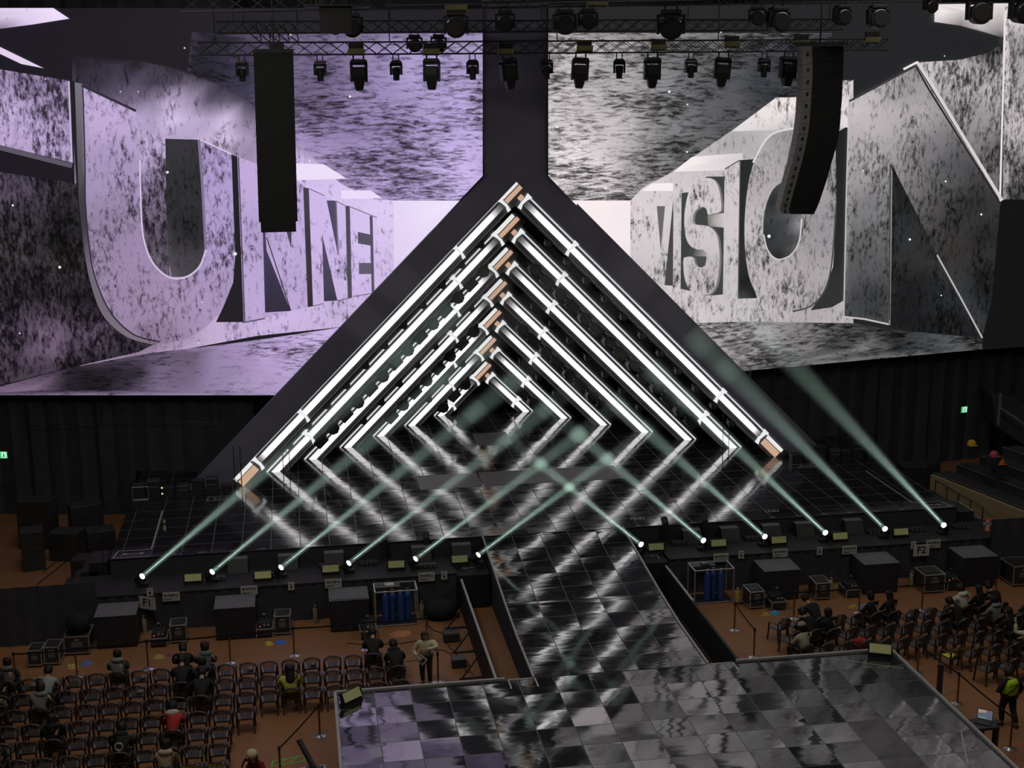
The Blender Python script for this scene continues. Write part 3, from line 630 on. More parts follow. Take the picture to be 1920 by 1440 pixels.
# ------------------------------------------------------------------ beam lights along the front ledge
BEAMM = bpy.data.materials.new('beam_haze'); N, L = nodes(BEAMM); N.remove(N['Principled BSDF'])
vs_ = N.new('ShaderNodeVolumeScatter'); vs_.inputs['Density'].default_value = 0.05; vs_.inputs['Anisotropy'].default_value = 0.0; vs_.inputs['Color'].default_value = (1, 1, 1, 1)
L.new(vs_.outputs[0], N['Material Output'].inputs['Volume']); BEAMM.cycles.volume_sampling = 'EQUIANGULAR'; BEAMM.cycles.homogeneous_volume = True
LAMPG = em('lamp_glass', (0.9, 1.0, 0.97), 3.0)
BX = [-14.0, -11.75, -9.5, -7.25, -5.0, -2.85, 2.85, 5.1, 7.35, 9.6, 11.85, 14.1]
BEAM_POW = 24000.0; BEAM_NEAR = 3.0
for i, x in enumerate(BX):
    sg = 1 if x < 0 else -1
    dirv = Vector((sg*0.679, -0.353, 0.643)).normalized()
    pos = Vector((x, 8.85, 0.47))
    j = i if i < 6 else 11-i
    lab = f"black beam light throwing a pale green shaft, {ORD[j]} from the {'left' if i < 6 else 'right'} end of the ledge"
    t = thing('beam_light', lab, 'beam light', (x, 8.95, LZ), group='beam lights along the stage front')
    under(MB().box(x-0.17, x+0.17, 8.80, 9.10, LZ+0.003, LZ+0.12).build('base', HEADB, bevel=0.015), t)
    c = pos - dirv*0.02
    side = dirv.cross(Vector((0, 0, 1))).normalized()
    m = MB()
    for q in (-1, 1): m.ribbon([Vector((x, 8.95, LZ+0.12)) + side*(q*0.16), c - dirv*0.14 + side*(q*0.16)], 0.02, 0.04, dirv)
    under(m.build('yoke', HEADB), t)
    hd = under(MB().cyl(c-dirv*0.30, c-dirv*0.05, 0.10, 0.13, 14).cyl(c-dirv*0.05, c, 0.13, 0.115, 14).build('head', HEADB, smooth=True), t)
    o = MB().cyl(c, c+dirv*0.012, 0.10, n=16).build('lens', LAMPG); o.parent = hd
    r0, LN = 0.085, 17.0; r1 = r0 + LN*math.tan(R(1.75))
    b = MB().cyl(c+dirv*0.03, c+dirv*LN, r0, r1, 20).build('light_shaft', BEAMM, smooth=True); under(b, t); b['kind'] = 'stuff'; b['label'] = 'pale green shaft of light in the haze'
    for kind, pw in (('SPOT', BEAM_POW), ('AREA', BEAM_NEAR)):
        Ld = bpy.data.lights.new('beam_lamp', kind); Ld.energy = pw; Ld.color = (0.68, 1.0, 0.84)
        if kind == 'SPOT': Ld.spot_size = R(4.0); Ld.spot_blend = 0.7; Ld.shadow_soft_size = 0.01
        else: Ld.shape = 'DISK'; Ld.size = 0.17; Ld.spread = R(5)
        Lo = bpy.data.objects.new('beam_lamp', Ld); COL.objects.link(Lo); Lo.location = c + dirv*(0.03 if kind == 'SPOT' else 0.02)
        Lo.rotation_euler = dirv.to_track_quat('-Z', 'Y').to_euler()

for px, py, lab in ((1195, 972, 'nearer the runway'), (1447, 958, 'further right'), (715, 1012, 'left of the runway')):
    q = at_z(px, py, MZ); m = MB()
    for k in range(6): tape(m, [(q.x-0.25+0.09*k, q.y-0.07), (q.x-0.22+0.09*k+0.03*(k % 2), q.y+0.09)], zt, 0.03)
    tape(m, [(q.x-0.27, q.y-0.11), (q.x+0.27, q.y-0.11)], zt, 0.02)
    mk = m.build('tape_mark', TAPE); under(mk, ms)
q = at_y(1852, 1024, 9.0); rb = thing('supply_box', 'red and white box standing at the far right end of the ledge', 'box', (q.x, 9.0, LZ), R(-30))
MB().box(-0.22, 0.22, -0.12, 0.12, 0, 0.42).build('carton', pm('box_red', (0.40, 0.05, 0.04), 0.6), rb); MB().box(-0.12, 0.0, -0.125, -0.12, 0.0, 0.42).box(-0.22, 0.22, -0.125, -0.12, 0.24, 0.32).build('white_band', PAPER, rb)
# strobes on the ledge
def strobe(loc, label, rz=0.0, tilt=20, group='strobes along the stage front', w=0.27):
    t = thing('strobe_light', label, 'strobe', loc, rz, group)
    MB().box(-w*1.1, w*1.1, -0.10, 0.12, 0, 0.05).build('base', HEADB, t)
    M_ = Matrix.Translation((0, 0, 0.20)) @ Matrix.Rotation(R(-tilt), 4, 'X')
    MB().box(-w*1.05, w*1.05, -0.02, 0.10, -0.145, 0.145, M_).build('housing', HEADB, t, bevel=0.01)
    MB().box(-w, w, -0.035, -0.021, -0.115, 0.115, M_).build('reflector_panel', YELLOW, t)
    MB().box(-w*1.15, -w*1.06, -0.03, 0.06, 0.03, 0.28).box(w*1.06, w*1.15, -0.03, 0.06, 0.03, 0.28).build('yoke', HEADB, t)
    return t
SX = [-12.42, -10.13, -7.85, -5.63, -3.95, 3.62, 5.75, 7.9, 10.15, 12.85]
SXp = [(362,1084),(493,1079),(620,1067),(743,1059),(862,1049),(1230,1026),(1347,1019),(1460,1013),(1575,1006),(1689,998)]
for i, q in enumerate(SXp):
    p = at_z(q[0], q[1], 0.28); j = i if i < 5 else 9-i
    strobe((p.x, max(8.5, p.y), LZ), f"black strobe with pale yellow face, {ORD[j]} from the {'left' if i < 5 else 'right'} end of the ledge")
for k, (q, rz, lb) in enumerate((((655,1322), R(-35), 'black floor strobe with yellow face at left corner of the front stage'), ((1662,1222), R(-25), 'black floor strobe with yellow face at right corner of the front stage'))):
    p = at_z(*q, 0.0); s_ = strobe((p.x, p.y-0.05, 0.0), lb, rz if k else R(40), 30, 'strobes on the front stage corners', 0.30); s_.scale = (1.0, 1.0, 1.15)
    if k == 0: s_.location = (-7.62, -0.62, 0)
    else: s_.location = (7.55, -0.35, 0)

# ------------------------------------------------------------------ rigging above: trusses, heads, line arrays
def truss(x0, x1, Y, z0a, z0b, h, d, label, bay=0.55, r=0.028):
    t = thing('lighting_truss', label, 'truss', ((x0+x1)/2, Y, z0a))
    def zz(x): return z0a + (z0b-z0a)*(x-x0)/(x1-x0)
    for dy in (-d/2, d/2):
        for dz in (0, h):
            under(MB().cyl((x0, Y+dy, z0a+dz), (x1, Y+dy, z0b+dz), r, n=6).build('chord', STEEL), t)
    m = MB(); n = int((x1-x0)/bay)
    for i in range(n):
        xa, xb = x0+(x1-x0)*i/n, x0+(x1-x0)*(i+1)/n; xm = (xa+xb)/2
        for dy in (-d/2, d/2):
            m.cyl((xa, Y+dy, zz(xa)), (xb, Y+dy, zz(xb)+h), r*0.55, n=4, caps=False); m.cyl((xa, Y+dy, zz(xa)+h), (xb, Y+dy, zz(xb)), r*0.55, n=4, caps=False)
        m.cyl((xa, Y-d/2, zz(xa)), (xa, Y+d/2, zz(xa)), r*0.5, n=4, caps=False); m.cyl((xa, Y-d/2, zz(xa)+h), (xb, Y+d/2, zz(xb)+h), r*0.5, n=4, caps=False)
    under(m.build('lattice', STEEL), t)
    for i in range(5):
        x = x0+0.6+(x1-x0-1.2)*i/4; under(MB().cyl((x, Y-d/2, zz(x)+h), (x, Y-d/2, 25.995), 0.02, n=5).build('chain', STEEL), t)
    return t
truss(-11.6, 13.7, 15.0, 17.17, 17.20, 0.42, 0.42, 'long black lattice truss in front of the screens with hanging lights')
truss(-11.9, 14.2, 12.0, 18.48, 18.85, 0.50, 0.5, 'upper black lattice truss nearer the hall, carrying big round lights', 0.7)
truss(-11.0, 12.5, 16.4, 17.95, 18.0, 0.40, 0.4, 'rear black lattice truss close to the screens', 0.5)
truss(-5.5, 19.0, 8.5, 18.55, 19.0, 0.5, 0.5, 'topmost black lattice truss along the upper edge of the view', 0.7)
m = MB()
for x, Y, z in ((-8.4,13,17.6),(9.9,13,17.5)): m.box(x-0.9, x+0.9, Y-0.3, Y+0.3, z, z+0.12)
hz = thing('hoist', 'black chain hoists and cable bundle hanging from the roof at upper left', 'hoist', (-7, 10, 18.6))
under(MB().box(-8.0, -5.9, 9.8, 10.4, 18.55, 18.62).box(-7.5, -6.5, 9.9, 10.3, 17.75, 18.55).build('motor', HEADB, bevel=0.03), hz)
m = MB()
for i in range(9):
    x = -8.0+0.26*i; m.tube([(x, 10.1, 20.0), (x+0.15*math.sin(i*2), 10.0, 19.2), (x+0.3*math.cos(i), 10.05, 18.6)], 0.025, 5)
m.cyl((-7.0, 10.1, 18.5), (-7.0, 10.1, 25.995), 0.02, n=5)
under(m.build('cable', STEEL), hz)
cb = thing('cable_coil', 'slack black cable loops hanging on the upper truss at left', 'cable', (-9.4, 12, 18.0))
m = MB()
for i in range(5):
    a = -10.0+0.3*i; m.tube([(a+0.62*math.sin(t/9*math.pi)*0.6+0.05*t, 11.7, 18.1-0.55*math.sin(t/9*math.pi)) for t in range(10)], 0.022, 5)
m.cyl((-9.9, 11.73, 18.1), (-9.9, 11.75, 18.56), 0.022, n=5).cyl((-8.2, 11.73, 18.1), (-8.2, 11.75, 18.56), 0.022, n=5)
under(m.build('loop', HEADB), cb)

def head_proto(big, label):
    t = thing('moving_head', label, 'moving head')
    if big:
        MB().cyl((-0.18, 0, 0), (-0.18, 0, -0.16), 0.03).cyl((0.18, 0, 0), (0.18, 0, -0.16), 0.03).build('hook_clamp', HEADB, t)
        MB().taper((0, 0, -0.16), 0.25, 0.2, (0, 0, -0.27), 0.30, 0.22).build('base', HEADB, t)
        MB().box(-0.30, -0.22, -0.14, 0.14, -0.95, -0.27).box(0.22, 0.30, -0.14, 0.14, -0.95, -0.27).box(-0.30, 0.30, -0.14, 0.14, -0.36, -0.27).build('yoke', HEADB, t)
        h = MB().taper((0, 0, -0.42), 0.20, 0.2, (0, 0, -0.75), 0.22, 0.22).taper((0, 0, -0.75), 0.22, 0.22, (0, 0, -1.22), 0.13, 0.13).build('head', HEADB, t, bevel=0.02)
        MB().cyl((0, 0, -1.22), (0, 0, -1.25), 0.13, n=12).build('lens', LENS, h)
    else:
        MB().cyl((-0.10, 0, 0), (-0.10, 0, -0.20), 0.02).cyl((0.10, 0, 0), (0.10, 0, -0.20), 0.02).build('hook_clamp', HEADB, t)
        MB().taper((0, 0, -0.20), 0.14, 0.14, (0, 0, -0.30), 0.22, 0.16).build('base', HEADB, t, bevel=0.02)
        MB().box(-0.22, -0.15, -0.1, 0.1, -0.70, -0.33).box(0.15, 0.22, -0.1, 0.1, -0.70, -0.33).box(-0.22, 0.22, -0.1, 0.1, -0.40, -0.31).build('yoke', HEADB, t)
        h = MB().cyl((0, 0, -0.44), (0, 0, -0.70), 0.145, n=12).cyl((0, 0, -0.70), (0, 0, -0.90), 0.12, 0.11, 12).build('head', HEADB, t)
        pts = [(0.15*math.cos(math.pi*i/8), -0.13, -0.52+0.09*math.sin(math.pi*i/8)) for i in range(9)]
        MB().tube(pts, 0.010, 5).build('rim', HOOP, h)
    return t
hp = {}
HX = [(453,0),(599,0),(671,1),(741,0),(808,1),(884,0),(949,1),(1023,0),(1087,1),(1159,0),(1221,1),(1293,0),(1354,1),(1430,0),(1476,1)]
TZ = 17.165
for i, (px, big) in enumerate(HX):
    p = at_y(px, 100, 15.0); lab = f"{'large' if big else 'small'} black moving light hanging under the front truss, {ORD[i]} from its left end"
    if big not in hp: hp[big] = head_proto(big, lab); o = hp[big]; o.location = (p.x, 14.79, TZ)
    else: o = dup(hp[big], (p.x, 14.79, TZ), 0, lab)
    o['group'] = 'moving lights under the front truss'; o.rotation_euler = (R(random.uniform(-6, 6)), R(random.choice((-7, 0, 4))) if big else 0, R(random.uniform(-14, 14)))
def blinder(p, i, lab, grp):
    t = thing('blinder_light', lab, 'blinder', p, 0, grp)
    MB().box(-0.26, 0.26, -0.02, 0.12, -0.12, 0.30).build('housing', HEADB, t)
    MB().box(-0.30, 0.30, -0.05, -0.021, -0.12, 0.12, Matrix.Rotation(R(25), 4, 'X')).build('reflector_panel', DIMY, t)
    return t
DIMY = pm('dim_reflector', (0.32, 0.32, 0.14), 0.5)
for i, (px, py) in enumerate([(519,98),(668,97),(808,97),(948,97),(1096,91),(1235,89),(1373,83),(1503,81),(1636,75)]):
    p = at_y(px, py, 14.66); blinder(p, i, f"dull yellow panel light clipped along the front truss, {ORD[i]} from the left", 'panel lights along the front truss')
for i, (px, py) in enumerate([(855,13),(1120,4)]):
    p = at_y(px, py, 11.62); b_ = blinder(p, i, ('left' if i == 0 else 'right')+' of two dull yellow panel lights on the upper truss', 'panel lights on the upper truss'); b_.scale = (1.25,)*3
# big round-faced heads on the upper trusses
def wash_proto(label):
    t = thing('moving_head', label, 'moving head')
    MB().cyl((-0.18, 0, 0), (-0.18, 0, -0.16), 0.03).cyl((0.18, 0, 0), (0.18, 0, -0.16), 0.03).build('hook_clamp', HEADB, t)
    MB().box(-0.30, 0.30, -0.2, 0.2, -0.28, -0.14).build('base', HEADB, t, bevel=0.03)
    MB().box(-0.42, -0.34, -0.14, 0.14, -0.85, -0.28).box(0.34, 0.42, -0.14, 0.14, -0.85, -0.28).box(-0.42, 0.42, -0.14, 0.14, -0.36, -0.28).build('yoke', HEADB, t, bevel=0.02)
    h = MB().cyl((0, -0.22, -0.66), (0, 0.25, -0.66), 0.36, 0.30, 18).build('head', HEADB, t)
    MB().cyl((0, -0.225, -0.66), (0, -0.26, -0.66), 0.29, 0.27, 18).build('lens', HEADB, h)
    MB().tube([(0.31*math.cos(math.pi*(0.15+0.7*i/10)), -0.27, -0.66+0.31*math.sin(math.pi*(0.15+0.7*i/10))) for i in range(11)], 0.012, 5).build('rim', HOOP, h)
    return t
wp = None
UP = [(855,50,12.0,1.0),(822,56,16.4,0.7),(947,54,12.0,0.8),(1058,45,12.0,0.95),(1102,52,12.0,0.8),(1258,40,12.0,1.15),(1420,42,12.0,0.75),(1459,28,12.0,1.0),(1578,32,12.0,0.8),(1645,20,12.0,0.95),(1745,25,8.5,0.6),(1835,20,8.5,1.0),(1915,14,8.5,1.0),(660,66,12.0,0.9),(628,60,12.0,0.8),(777,66,16.4,0.7)]
for i, (px, py, Y, sc_) in enumerate(sorted(UP)):
    dy = {12.0: 0.25, 16.4: 0.2, 8.5: 0.25}[Y]; p = at_y(px, py, Y-dy)
    tz = {12.0: 18.48+0.37*(p.x+11.9)/26.1, 16.4: 17.95+0.05*(p.x+11)/23.5, 8.5: 18.55+0.45*(p.x+5.5)/24.5}[Y]; p.z = tz+0.01
    lab = f"round-faced black wash light up among the roof trusses, {ORD[i]} from the left"
    if wp is None: wp = wash_proto(lab); o = wp; o.location = p
    else: o = dup(wp, p, 0, lab)
    o['group'] = 'round wash lights on the upper trusses'; o.scale = (sc_,)*3; o.rotation_euler = (R(random.uniform(-10, 10)), 0, R(random.uniform(-12, 12)))
ht = thing('hung_tube', 'small white tube lamp glowing on the upper truss at left', 'lamp', at_y(644, 45, 11.5))
MB().cyl((0, 0, -0.13), (0, 0, 0.13), 0.022).build('tube', em('tube_lamp', (0.7, 1, 0.95), 1.6), ht); MB().cyl((0, 0, 0.13), (0, 0, 0.2), 0.035).build('socket', HEADB, ht)

# line arrays ------------------------------------------------------------------
ARRM = pm('array_black', (0.016, 0.017, 0.018), 0.6, scale=1.5); ARRG = pm('array_grey', (0.20, 0.20, 0.205), 0.6)
la = thing('line_array', 'tall straight black hanging loudspeaker array in front of the left screen', 'loudspeaker array', (-9.1, 13, 17.3))
for i in range(17):
    z1 = 17.22-0.355*i; w_ = 0.66 if i < 16 else 0.60; x = -9.02-0.006*i; yb = 13.0
    c = under(MB().prism([(x-w_, yb, z1), (x+w_, yb, z1), (x+w_*0.92, yb+0.55, z1-0.02), (x-w_*0.92, yb+0.55, z1)], (0, 0, -0.355)).build('cabinet', ARRM), la)
    if i % 4 == 2:
        o = MB().box(x-w_-0.02, x-w_, yb+0.05, yb+0.2, z1-0.02, z1).box(x+w_, x+w_+0.02, yb+0.05, yb+0.2, z1-0.02, z1).build('rigging_pin', ALU); o.parent = c
under(MB().box(-9.7, -8.35, 13.0, 13.5, 17.22, 17.34).cyl((-9.0, 13.25, 17.3), (-9.0, 13.25, 25.995), 0.03, n=6).build('flying_frame', STEEL), la)
ra = thing('line_array', 'curved black hanging loudspeaker array of stacked cabinets before the right screen', 'loudspeaker array', (10.2, 13, 17.2))
prof = [(1505,100),(1505,122),(1505,145),(1504,168),(1502,190),(1501,211),(1499,232),(1496,253),(1492,273),(1488,292),(1484,310),(1479,327),(1475,342),(1471,356),(1468,369),(1465,381),(1462,393)]
prof = [(1503,86)] + prof[1:] ; L0 = [at_y(x, y, 12.7) for x, y in prof + [(1466,401)]]
rp = [(1582,86),(1582,110),(1581,135),(1580,160),(1579,183),(1577,205),(1576,225),(1574,245),(1571,262),(1567,279),(1562,296),(1557,312),(1553,328),(1548,344),(1543,359),(1538,374),(1533,387),(1526,402)]
R0 = [at_y(x, y, 13.3) for x, y in rp]
for i in range(17):
    a, b, c2, d2 = L0[i], L0[i+1], R0[i+1], R0[i]; u = 0.25
    a2, b2 = a.lerp(d2, 0.24), b.lerp(c2, 0.24)
    gap = 0.012
    e = (b-a)*gap
    c = under(MB().prism([a2+e, b2-e, c2-e, d2+e], (0.25, 1.2, 0)).build('cabinet', ARRM), ra)
    o = MB().prism([a+e, b-e, b2-e, a2+e], (0.25, 1.15, 0)).build('rear_panel', ARRG); o.parent = c
    mid = (a+b)/2*0.45+(a2+b2)/2*0.55; up_ = (a-b).normalized(); rt_ = (a2-a).normalized()
    m = MB()
    for q in (0.035, -0.035): m.prism([mid+up_*q-rt_*0.06, mid+up_*q+rt_*0.05, mid+up_*(q+0.045)+rt_*0.05, mid+up_*(q+0.045)-rt_*0.06], (0, -0.02, 0))
    o = m.build('grip', INK); o.parent = c
under(MB().box(9.55, 11.3, 12.9, 13.6, L0[0].z+0.02, L0[0].z+0.14).cyl((10.4, 13.25, L0[0].z+0.1), (10.4, 13.25, 25.995), 0.03, n=6).build('flying_frame', STEEL), ra)
# ------------------------------------------------------------------ gear in front of the stage
def text_mesh(name, body, size, mat, parent, M_):
    cu = bpy.data.curves.new('t', 'FONT'); cu.body = body; cu.size = size; cu.align_x = 'CENTER'; cu.align_y = 'CENTER'; cu.extrude = 0.002; cu.offset = size*0.012; cu.resolution_u = 3
    o = bpy.data.objects.new('t', cu); COL.objects.link(o)
    me = bpy.data.meshes.new_from_object(o.evaluated_get(bpy.context.evaluated_depsgraph_get())); bpy.data.objects.remove(o); bpy.data.curves.remove(cu)
    me.name = name; me.transform(M_); me.materials.clear(); me.materials.append(mat)
    q = bpy.data.objects.new(name, me); COL.objects.link(q); q.parent = parent; return q
UPR = Matrix.Rotation(R(90), 4, 'X')            # text stands upright facing -y
SUBM = pm('sub_fabric', (0.026, 0.026, 0.030), 0.85)
def sub(x, lab, w_=1.25):
    t = thing('subwoofer', lab, 'subwoofer', (x, 7.55, FZ), group='subwoofer stacks in front of the stage')
    MB().box(-w_/2, w_/2, -0.55, 0.55, 0, 1.07).build('cabinet', SUBM, t, bevel=0.02)
    MB().box(-w_/2-0.02, w_/2+0.02, -0.57, 0.57, 1.07, 1.095).build('top_cover', GREY, t)
    MB().box(-w_/2+0.06, w_/2-0.06, -0.565, -0.55, 0.06, 1.0).build('grille', SUBM, t)
    return t
SUBS = [(-14.7, 'leftmost'), (-11.0, 'second from the left'), (-7.35, 'third from the left, topped with a folded sheet'), (7.35, 'third from the right'), (10.95, 'second from the right'), (14.6, 'rightmost')]
for x, nm in SUBS: sub(x, f"black subwoofer stack with grey top, {nm}")
fs = tag(MB().add([(-7.95,7.05,-0.09),(-6.75,7.0,-0.085),(-6.75,7.9,-0.07),(-7.9,8.0,-0.085),(-7.35,7.35,-0.02)], [(0,1,4),(1,2,4),(2,3,4),(3,0,4)]).build('folded_sheet', GREY), 'grey folded cover sheet lying on a subwoofer left of the blue tanks', 'sheet')

def sign(x, z, lab, kind, y=8.13, rz=0.0):
    if kind == 'warn':
        t = thing('warning_sign', lab, 'sign', (x, y, z), rz, 'pyrotechnics warning signs on the ledge skirt')
        MB().box(-0.27, 0.27, 0, 0.02, -0.15, 0.15).build('board', PAPER, t)
        text_mesh('lettering', '화약주의', 0.125, INK, t, Matrix.Translation((0, -0.004, 0.035)) @ UPR)
        MB().box(-0.23, 0.23, -0.004, 0, -0.062, -0.052).box(-0.23, 0.02, -0.004, 0, -0.105, -0.085).build('underline', INK, t)
    elif kind == 'small':
        t = thing('paper_notice', lab, 'notice', (x, y, z), rz, 'small paper notices on the ledge skirt')
        MB().box(-0.10, 0.10, 0, 0.012, -0.15, 0.13).build('sheet', PAPER, t)
        MB().cyl((0, -0.004, -0.03), (0, 0, -0.03), 0.04, n=10).box(-0.012, 0.012, -0.004, 0, -0.09, -0.03).build('symbol', INK, t)
        MB().box(-0.07, 0.07, -0.004, 0, 0.06, 0.075).box(-0.08, 0.08, -0.004, 0, -0.135, -0.125).build('print', INK, t)
    else:
        t = thing('section_sign', lab, 'sign', (x, y, z), rz, 'block signs')
        MB().box(-0.30, 0.30, 0, 0.02, -0.21, 0.21).build('board', PAPER, t)
        text_mesh('lettering', kind, 0.36, INK, t, Matrix.Translation((0, -0.004, 0.01)) @ UPR)
    return t
def onskirt(px, py): p = at_y(px, py, 8.13); return p.x, p.z
for px, py, lab in ((321,1119,'leftmost, right of the F1 sign'),(467,1107,'above the second subwoofer from the left'),(625,1094,'above the folded grey sheet'),(800,1082,'right of the left blue tanks'),(1352,1046,'above the right blue tanks'),(1463,1037,'above the first subwoofer right of the runway'),(1593,1031,'left of the second subwoofer from the right'),(1750,1020,'just above the F2 sign')):
    x, z = onskirt(px, py); sign(x, z, f"white warning sign with black Korean lettering, {lab}", 'warn')
for px, py, lab in ((281,1110,'above the F1 sign'),(546,1099,'left of the folded sheet'),(833,1079,'nearest the runway on the left'),(1390,1040,'nearest the runway on the right'),(1537,1033,'second from the runway on the right'),(1713,1022,'beside the F2 sign')):
    x, z = onskirt(px, py); sign(x, z, f"small white paper notice on the black skirt, {lab}", 'small')
p = at_y(276, 1131, 7.95); sign(p.x, p.z, 'white F1 block sign turned sideways on the black skirt', 'F1', 7.95, R(-28))
p = at_y(1729, 1033, 8.0); sign(p.x, p.z, 'white F2 block sign on the black skirt at right', 'F2', 8.05, 0)

def tank_rack(x, n, lab, lefty):
    t = thing('tank_rack', lab+' metal frame holding blue gas tanks', 'rack', (x, 7.55, FZ))
    m = MB()
    for sx in (-0.75, 0.62):
        for sy in (-0.4, 0.4): m.box(sx-0.018, sx+0.018, sy-0.018, sy+0.018, 0, 1.22)
    m.box(-0.77, 0.64, -0.42, -0.38, 1.2, 1.23).box(-0.77, 0.64, 0.38, 0.42, 1.2, 1.23).box(-0.77, -0.73, -0.4, 0.4, 1.2, 1.23).box(0.6, 0.64, -0.4, 0.4, 1.2, 1.23).box(-0.77, 0.64, -0.42, -0.38, 0.02, 0.06)
    m.build('frame', ALU, t)
    MB().box(-0.75, 0.62, -0.4, 0.4, 0.02, 0.05).build('floor_plate', STEEL, t)
    m = MB().box(-0.72, 0.1, -0.05, 0.38, 1.21, 1.235); m.build('top_tray', GEAR, t)
    MB().box(-0.4, -0.1, -0.02, 0.2, 1.235, 1.30).build('control_box', PAPER if lefty else GEAR, t)
    TK = pm('tank_neck', (0.25, 0.25, 0.25), 0.4, 0.6)
    for i in range(n):
        xx = x - (0.42 if n == 4 else 0.25) + (0.25 if n == 4 else 0.24)*i; yy = 7.33 + (0.12 if i % 2 else 0)
        g = thing('gas_tank', f"tall blue gas tank in the {'left' if lefty else 'right'} frame, {ORD[i]} from the left", 'gas tank', (xx, yy, FZ+0.05), 0, 'blue gas tanks')
        MB().lathe([(0.02,0),(0.105,0.01),(0.115,0.05),(0.115,0.88),(0.10,0.96),(0.05,1.03),(0.03,1.05)], n=16).build('cylinder', BLUE, g, smooth=True)
        MB().cyl((0,0,1.04), (0,0,1.12), 0.022).cyl((-0.05,0,1.12), (0.05,0,1.12), 0.018).build('valve', TK, g)
        MB().tube([(0.0,-0.02,1.12),(0.06,-0.08,1.14),(0.12,-0.02,1.10),(0.16,0.05,1.0)], 0.009, 5).build('hose', STEEL, g)
tank_rack(-5.75, 4, 'left', True); tank_rack(5.05, 3, 'right', False)

def case(x, y, w_, d_, h, lab, rz=0.0, top=False, group='flight cases along the stage front'):
    t = thing('flight_case', lab, 'flight case', (x, y, FZ), rz, group); z0 = 0.08
    MB().box(-w_/2, w_/2, -d_/2, d_/2, z0, h).build('body', GEAR, t)
    m = MB(); e = 0.016
    for z in (z0, h):
        for s in (-1, 1):
            m.box(-w_/2-e, w_/2+e, s*d_/2-e, s*d_/2+e, z-e, z+e); m.box(s*w_/2-e, s*w_/2+e, -d_/2, d_/2, z-e, z+e)
    for sx in (-1, 1):
        for sy in (-1, 1): m.box(sx*w_/2-e, sx*w_/2+e, sy*d_/2-e, sy*d_/2+e, z0, h)
    m.build('edging', ALU, t)
    for sx in (-1, 1):
        for sy in (-1, 1): MB().cyl((sx*w_*0.4-0.02, sy*d_*0.38, 0.04), (sx*w_*0.4+0.02, sy*d_*0.38, 0.04), 0.04, n=10).build('caster', STEEL, t)
    MB().box(-w_*0.22, w_*0.22, -d_/2-0.012, -d_/2, h*0.45, h*0.72).build('label_plate', GREY, t)
    MB().box(-0.08, 0.08, -d_/2-0.02, -d_/2, h*0.80, h*0.86).build('latch', ALU, t)
    if top: MB().box(-w_*0.35, w_*0.35, -d_*0.3, d_*0.35, h, h+0.02).build('lid_insert', STEEL, t)
    return t
REDL = em('red_led', (1, 0.08, 0.1), 1.2)
def pyro(x, y, lab, led=False, rz=0.0):          # low case with a haze machine
    t = thing('haze_machine', lab, 'haze machine', (x, y, FZ), rz, 'haze machines along the stage front')
    m = MB(); e = 0.015; w_, d_, h = 0.52, 0.7, 0.36
    MB().box(-w_/2, w_/2, -d_/2, d_/2, 0.06, 0.30).build('tray', GEAR, t)
    for s in (-1, 1): m.box(-w_/2-e, w_/2+e, s*d_/2-e, s*d_/2+e, 0.30-e, 0.30+e).box(s*w_/2-e, s*w_/2+e, -d_/2, d_/2, 0.30-e, 0.30+e)
    for sx in (-1, 1):
        for sy in (-1, 1): m.box(sx*w_/2-e, sx*w_/2+e, sy*d_/2-e, sy*d_/2+e, 0, 0.30)
    m.build('edging', ALU, t)
    MB().box(-0.2, 0.2, -0.22, 0.25, 0.30, 0.46).taper((0.0,0.05,0.46), 0.12, 0.12, (0,0.05,0.58), 0.07, 0.07).cyl((0,0.05,0.58), (0,-0.05,0.70), 0.045).build('machine', STEEL, t)
    MB().cyl((0.0,-0.23,0.40), (0,-0.22,0.40), 0.05).box(0.09, 0.16, -0.235, -0.22, 0.36, 0.43).build('gauge', ALU, t)
    if led: MB().ball((-0.14, -0.24, 0.36), 0.018, n=8, m=5).build('indicator', REDL, t)
    return t
CASES = [(-17.0,6.25,.42,.6,.55,'small open flight case with silver edges at the far left front'),(-16.5,6.3,.45,.6,.6,'black flight case with a pale label at the far left, beside the open one'),
 (-15.85,7.1,.75,.9,.62,'larger black flight case under a dark bag at far left'),(-12.8,7.3,.5,.6,.62,'tall black flight case with silver edges by the left subwoofers'),
 (-9.5,7.35,.5,.6,.66,'black flight case with two pale labels between left subwoofers'),(6.25,6.75,.5,.7,.62,'black two-drawer flight case right of the blue tanks'),
 (8.75,7.1,.52,.7,.62,'black flight case between two right subwoofers'),(12.75,7.05,.75,.8,.68,'wide black flight case with silver corners left of the rightmost subwoofer'),(16.1,7.15,.8,.9,.75,'black flight case at the far right beside the partition')]
for x, y, w_, d_, h, lab in CASES: case(x, y, w_, d_, h, lab, R(random.uniform(-4, 4)), True)
bagm = pm('bag_black', (0.014, 0.014, 0.018), 0.9)
b = MB(); b.ball((0, 0, 0.28), 0.38, 0.42, 0.34, 14, 8); o = tag(b.build('dark_bag', bagm, smooth=True), 'black soft bag lying on the flight case at far left', 'bag'); o.location = (-15.85, 7.05, FZ+0.655)
b = MB(); b.ball((0, 0, 0.30), 0.60, 0.48, 0.36, 14, 8); o = tag(b.build('dark_bag', bagm, smooth=True), 'round dark cloth bundle beside the left blue tanks', 'bag'); o.location = (-4.33, 7.6, FZ)
for x, y, lab, led in ((-13.40,7.15,'small black haze machine beside the tall case at left, red light on it',True),(-10.09,7.3,'small black haze machine beside the two-label case, red light on it',True),(-6.80,6.55,'small black haze machine left of the left blue tanks',False),(6.95,6.5,'small black haze machine by the case right of the tanks',False),(9.85,7.1,'small black haze machine left of the second right subwoofer',False),(13.55,7.1,'small black haze machine beside the wide right flight case',True)):
    pyro(x, y, lab, led)
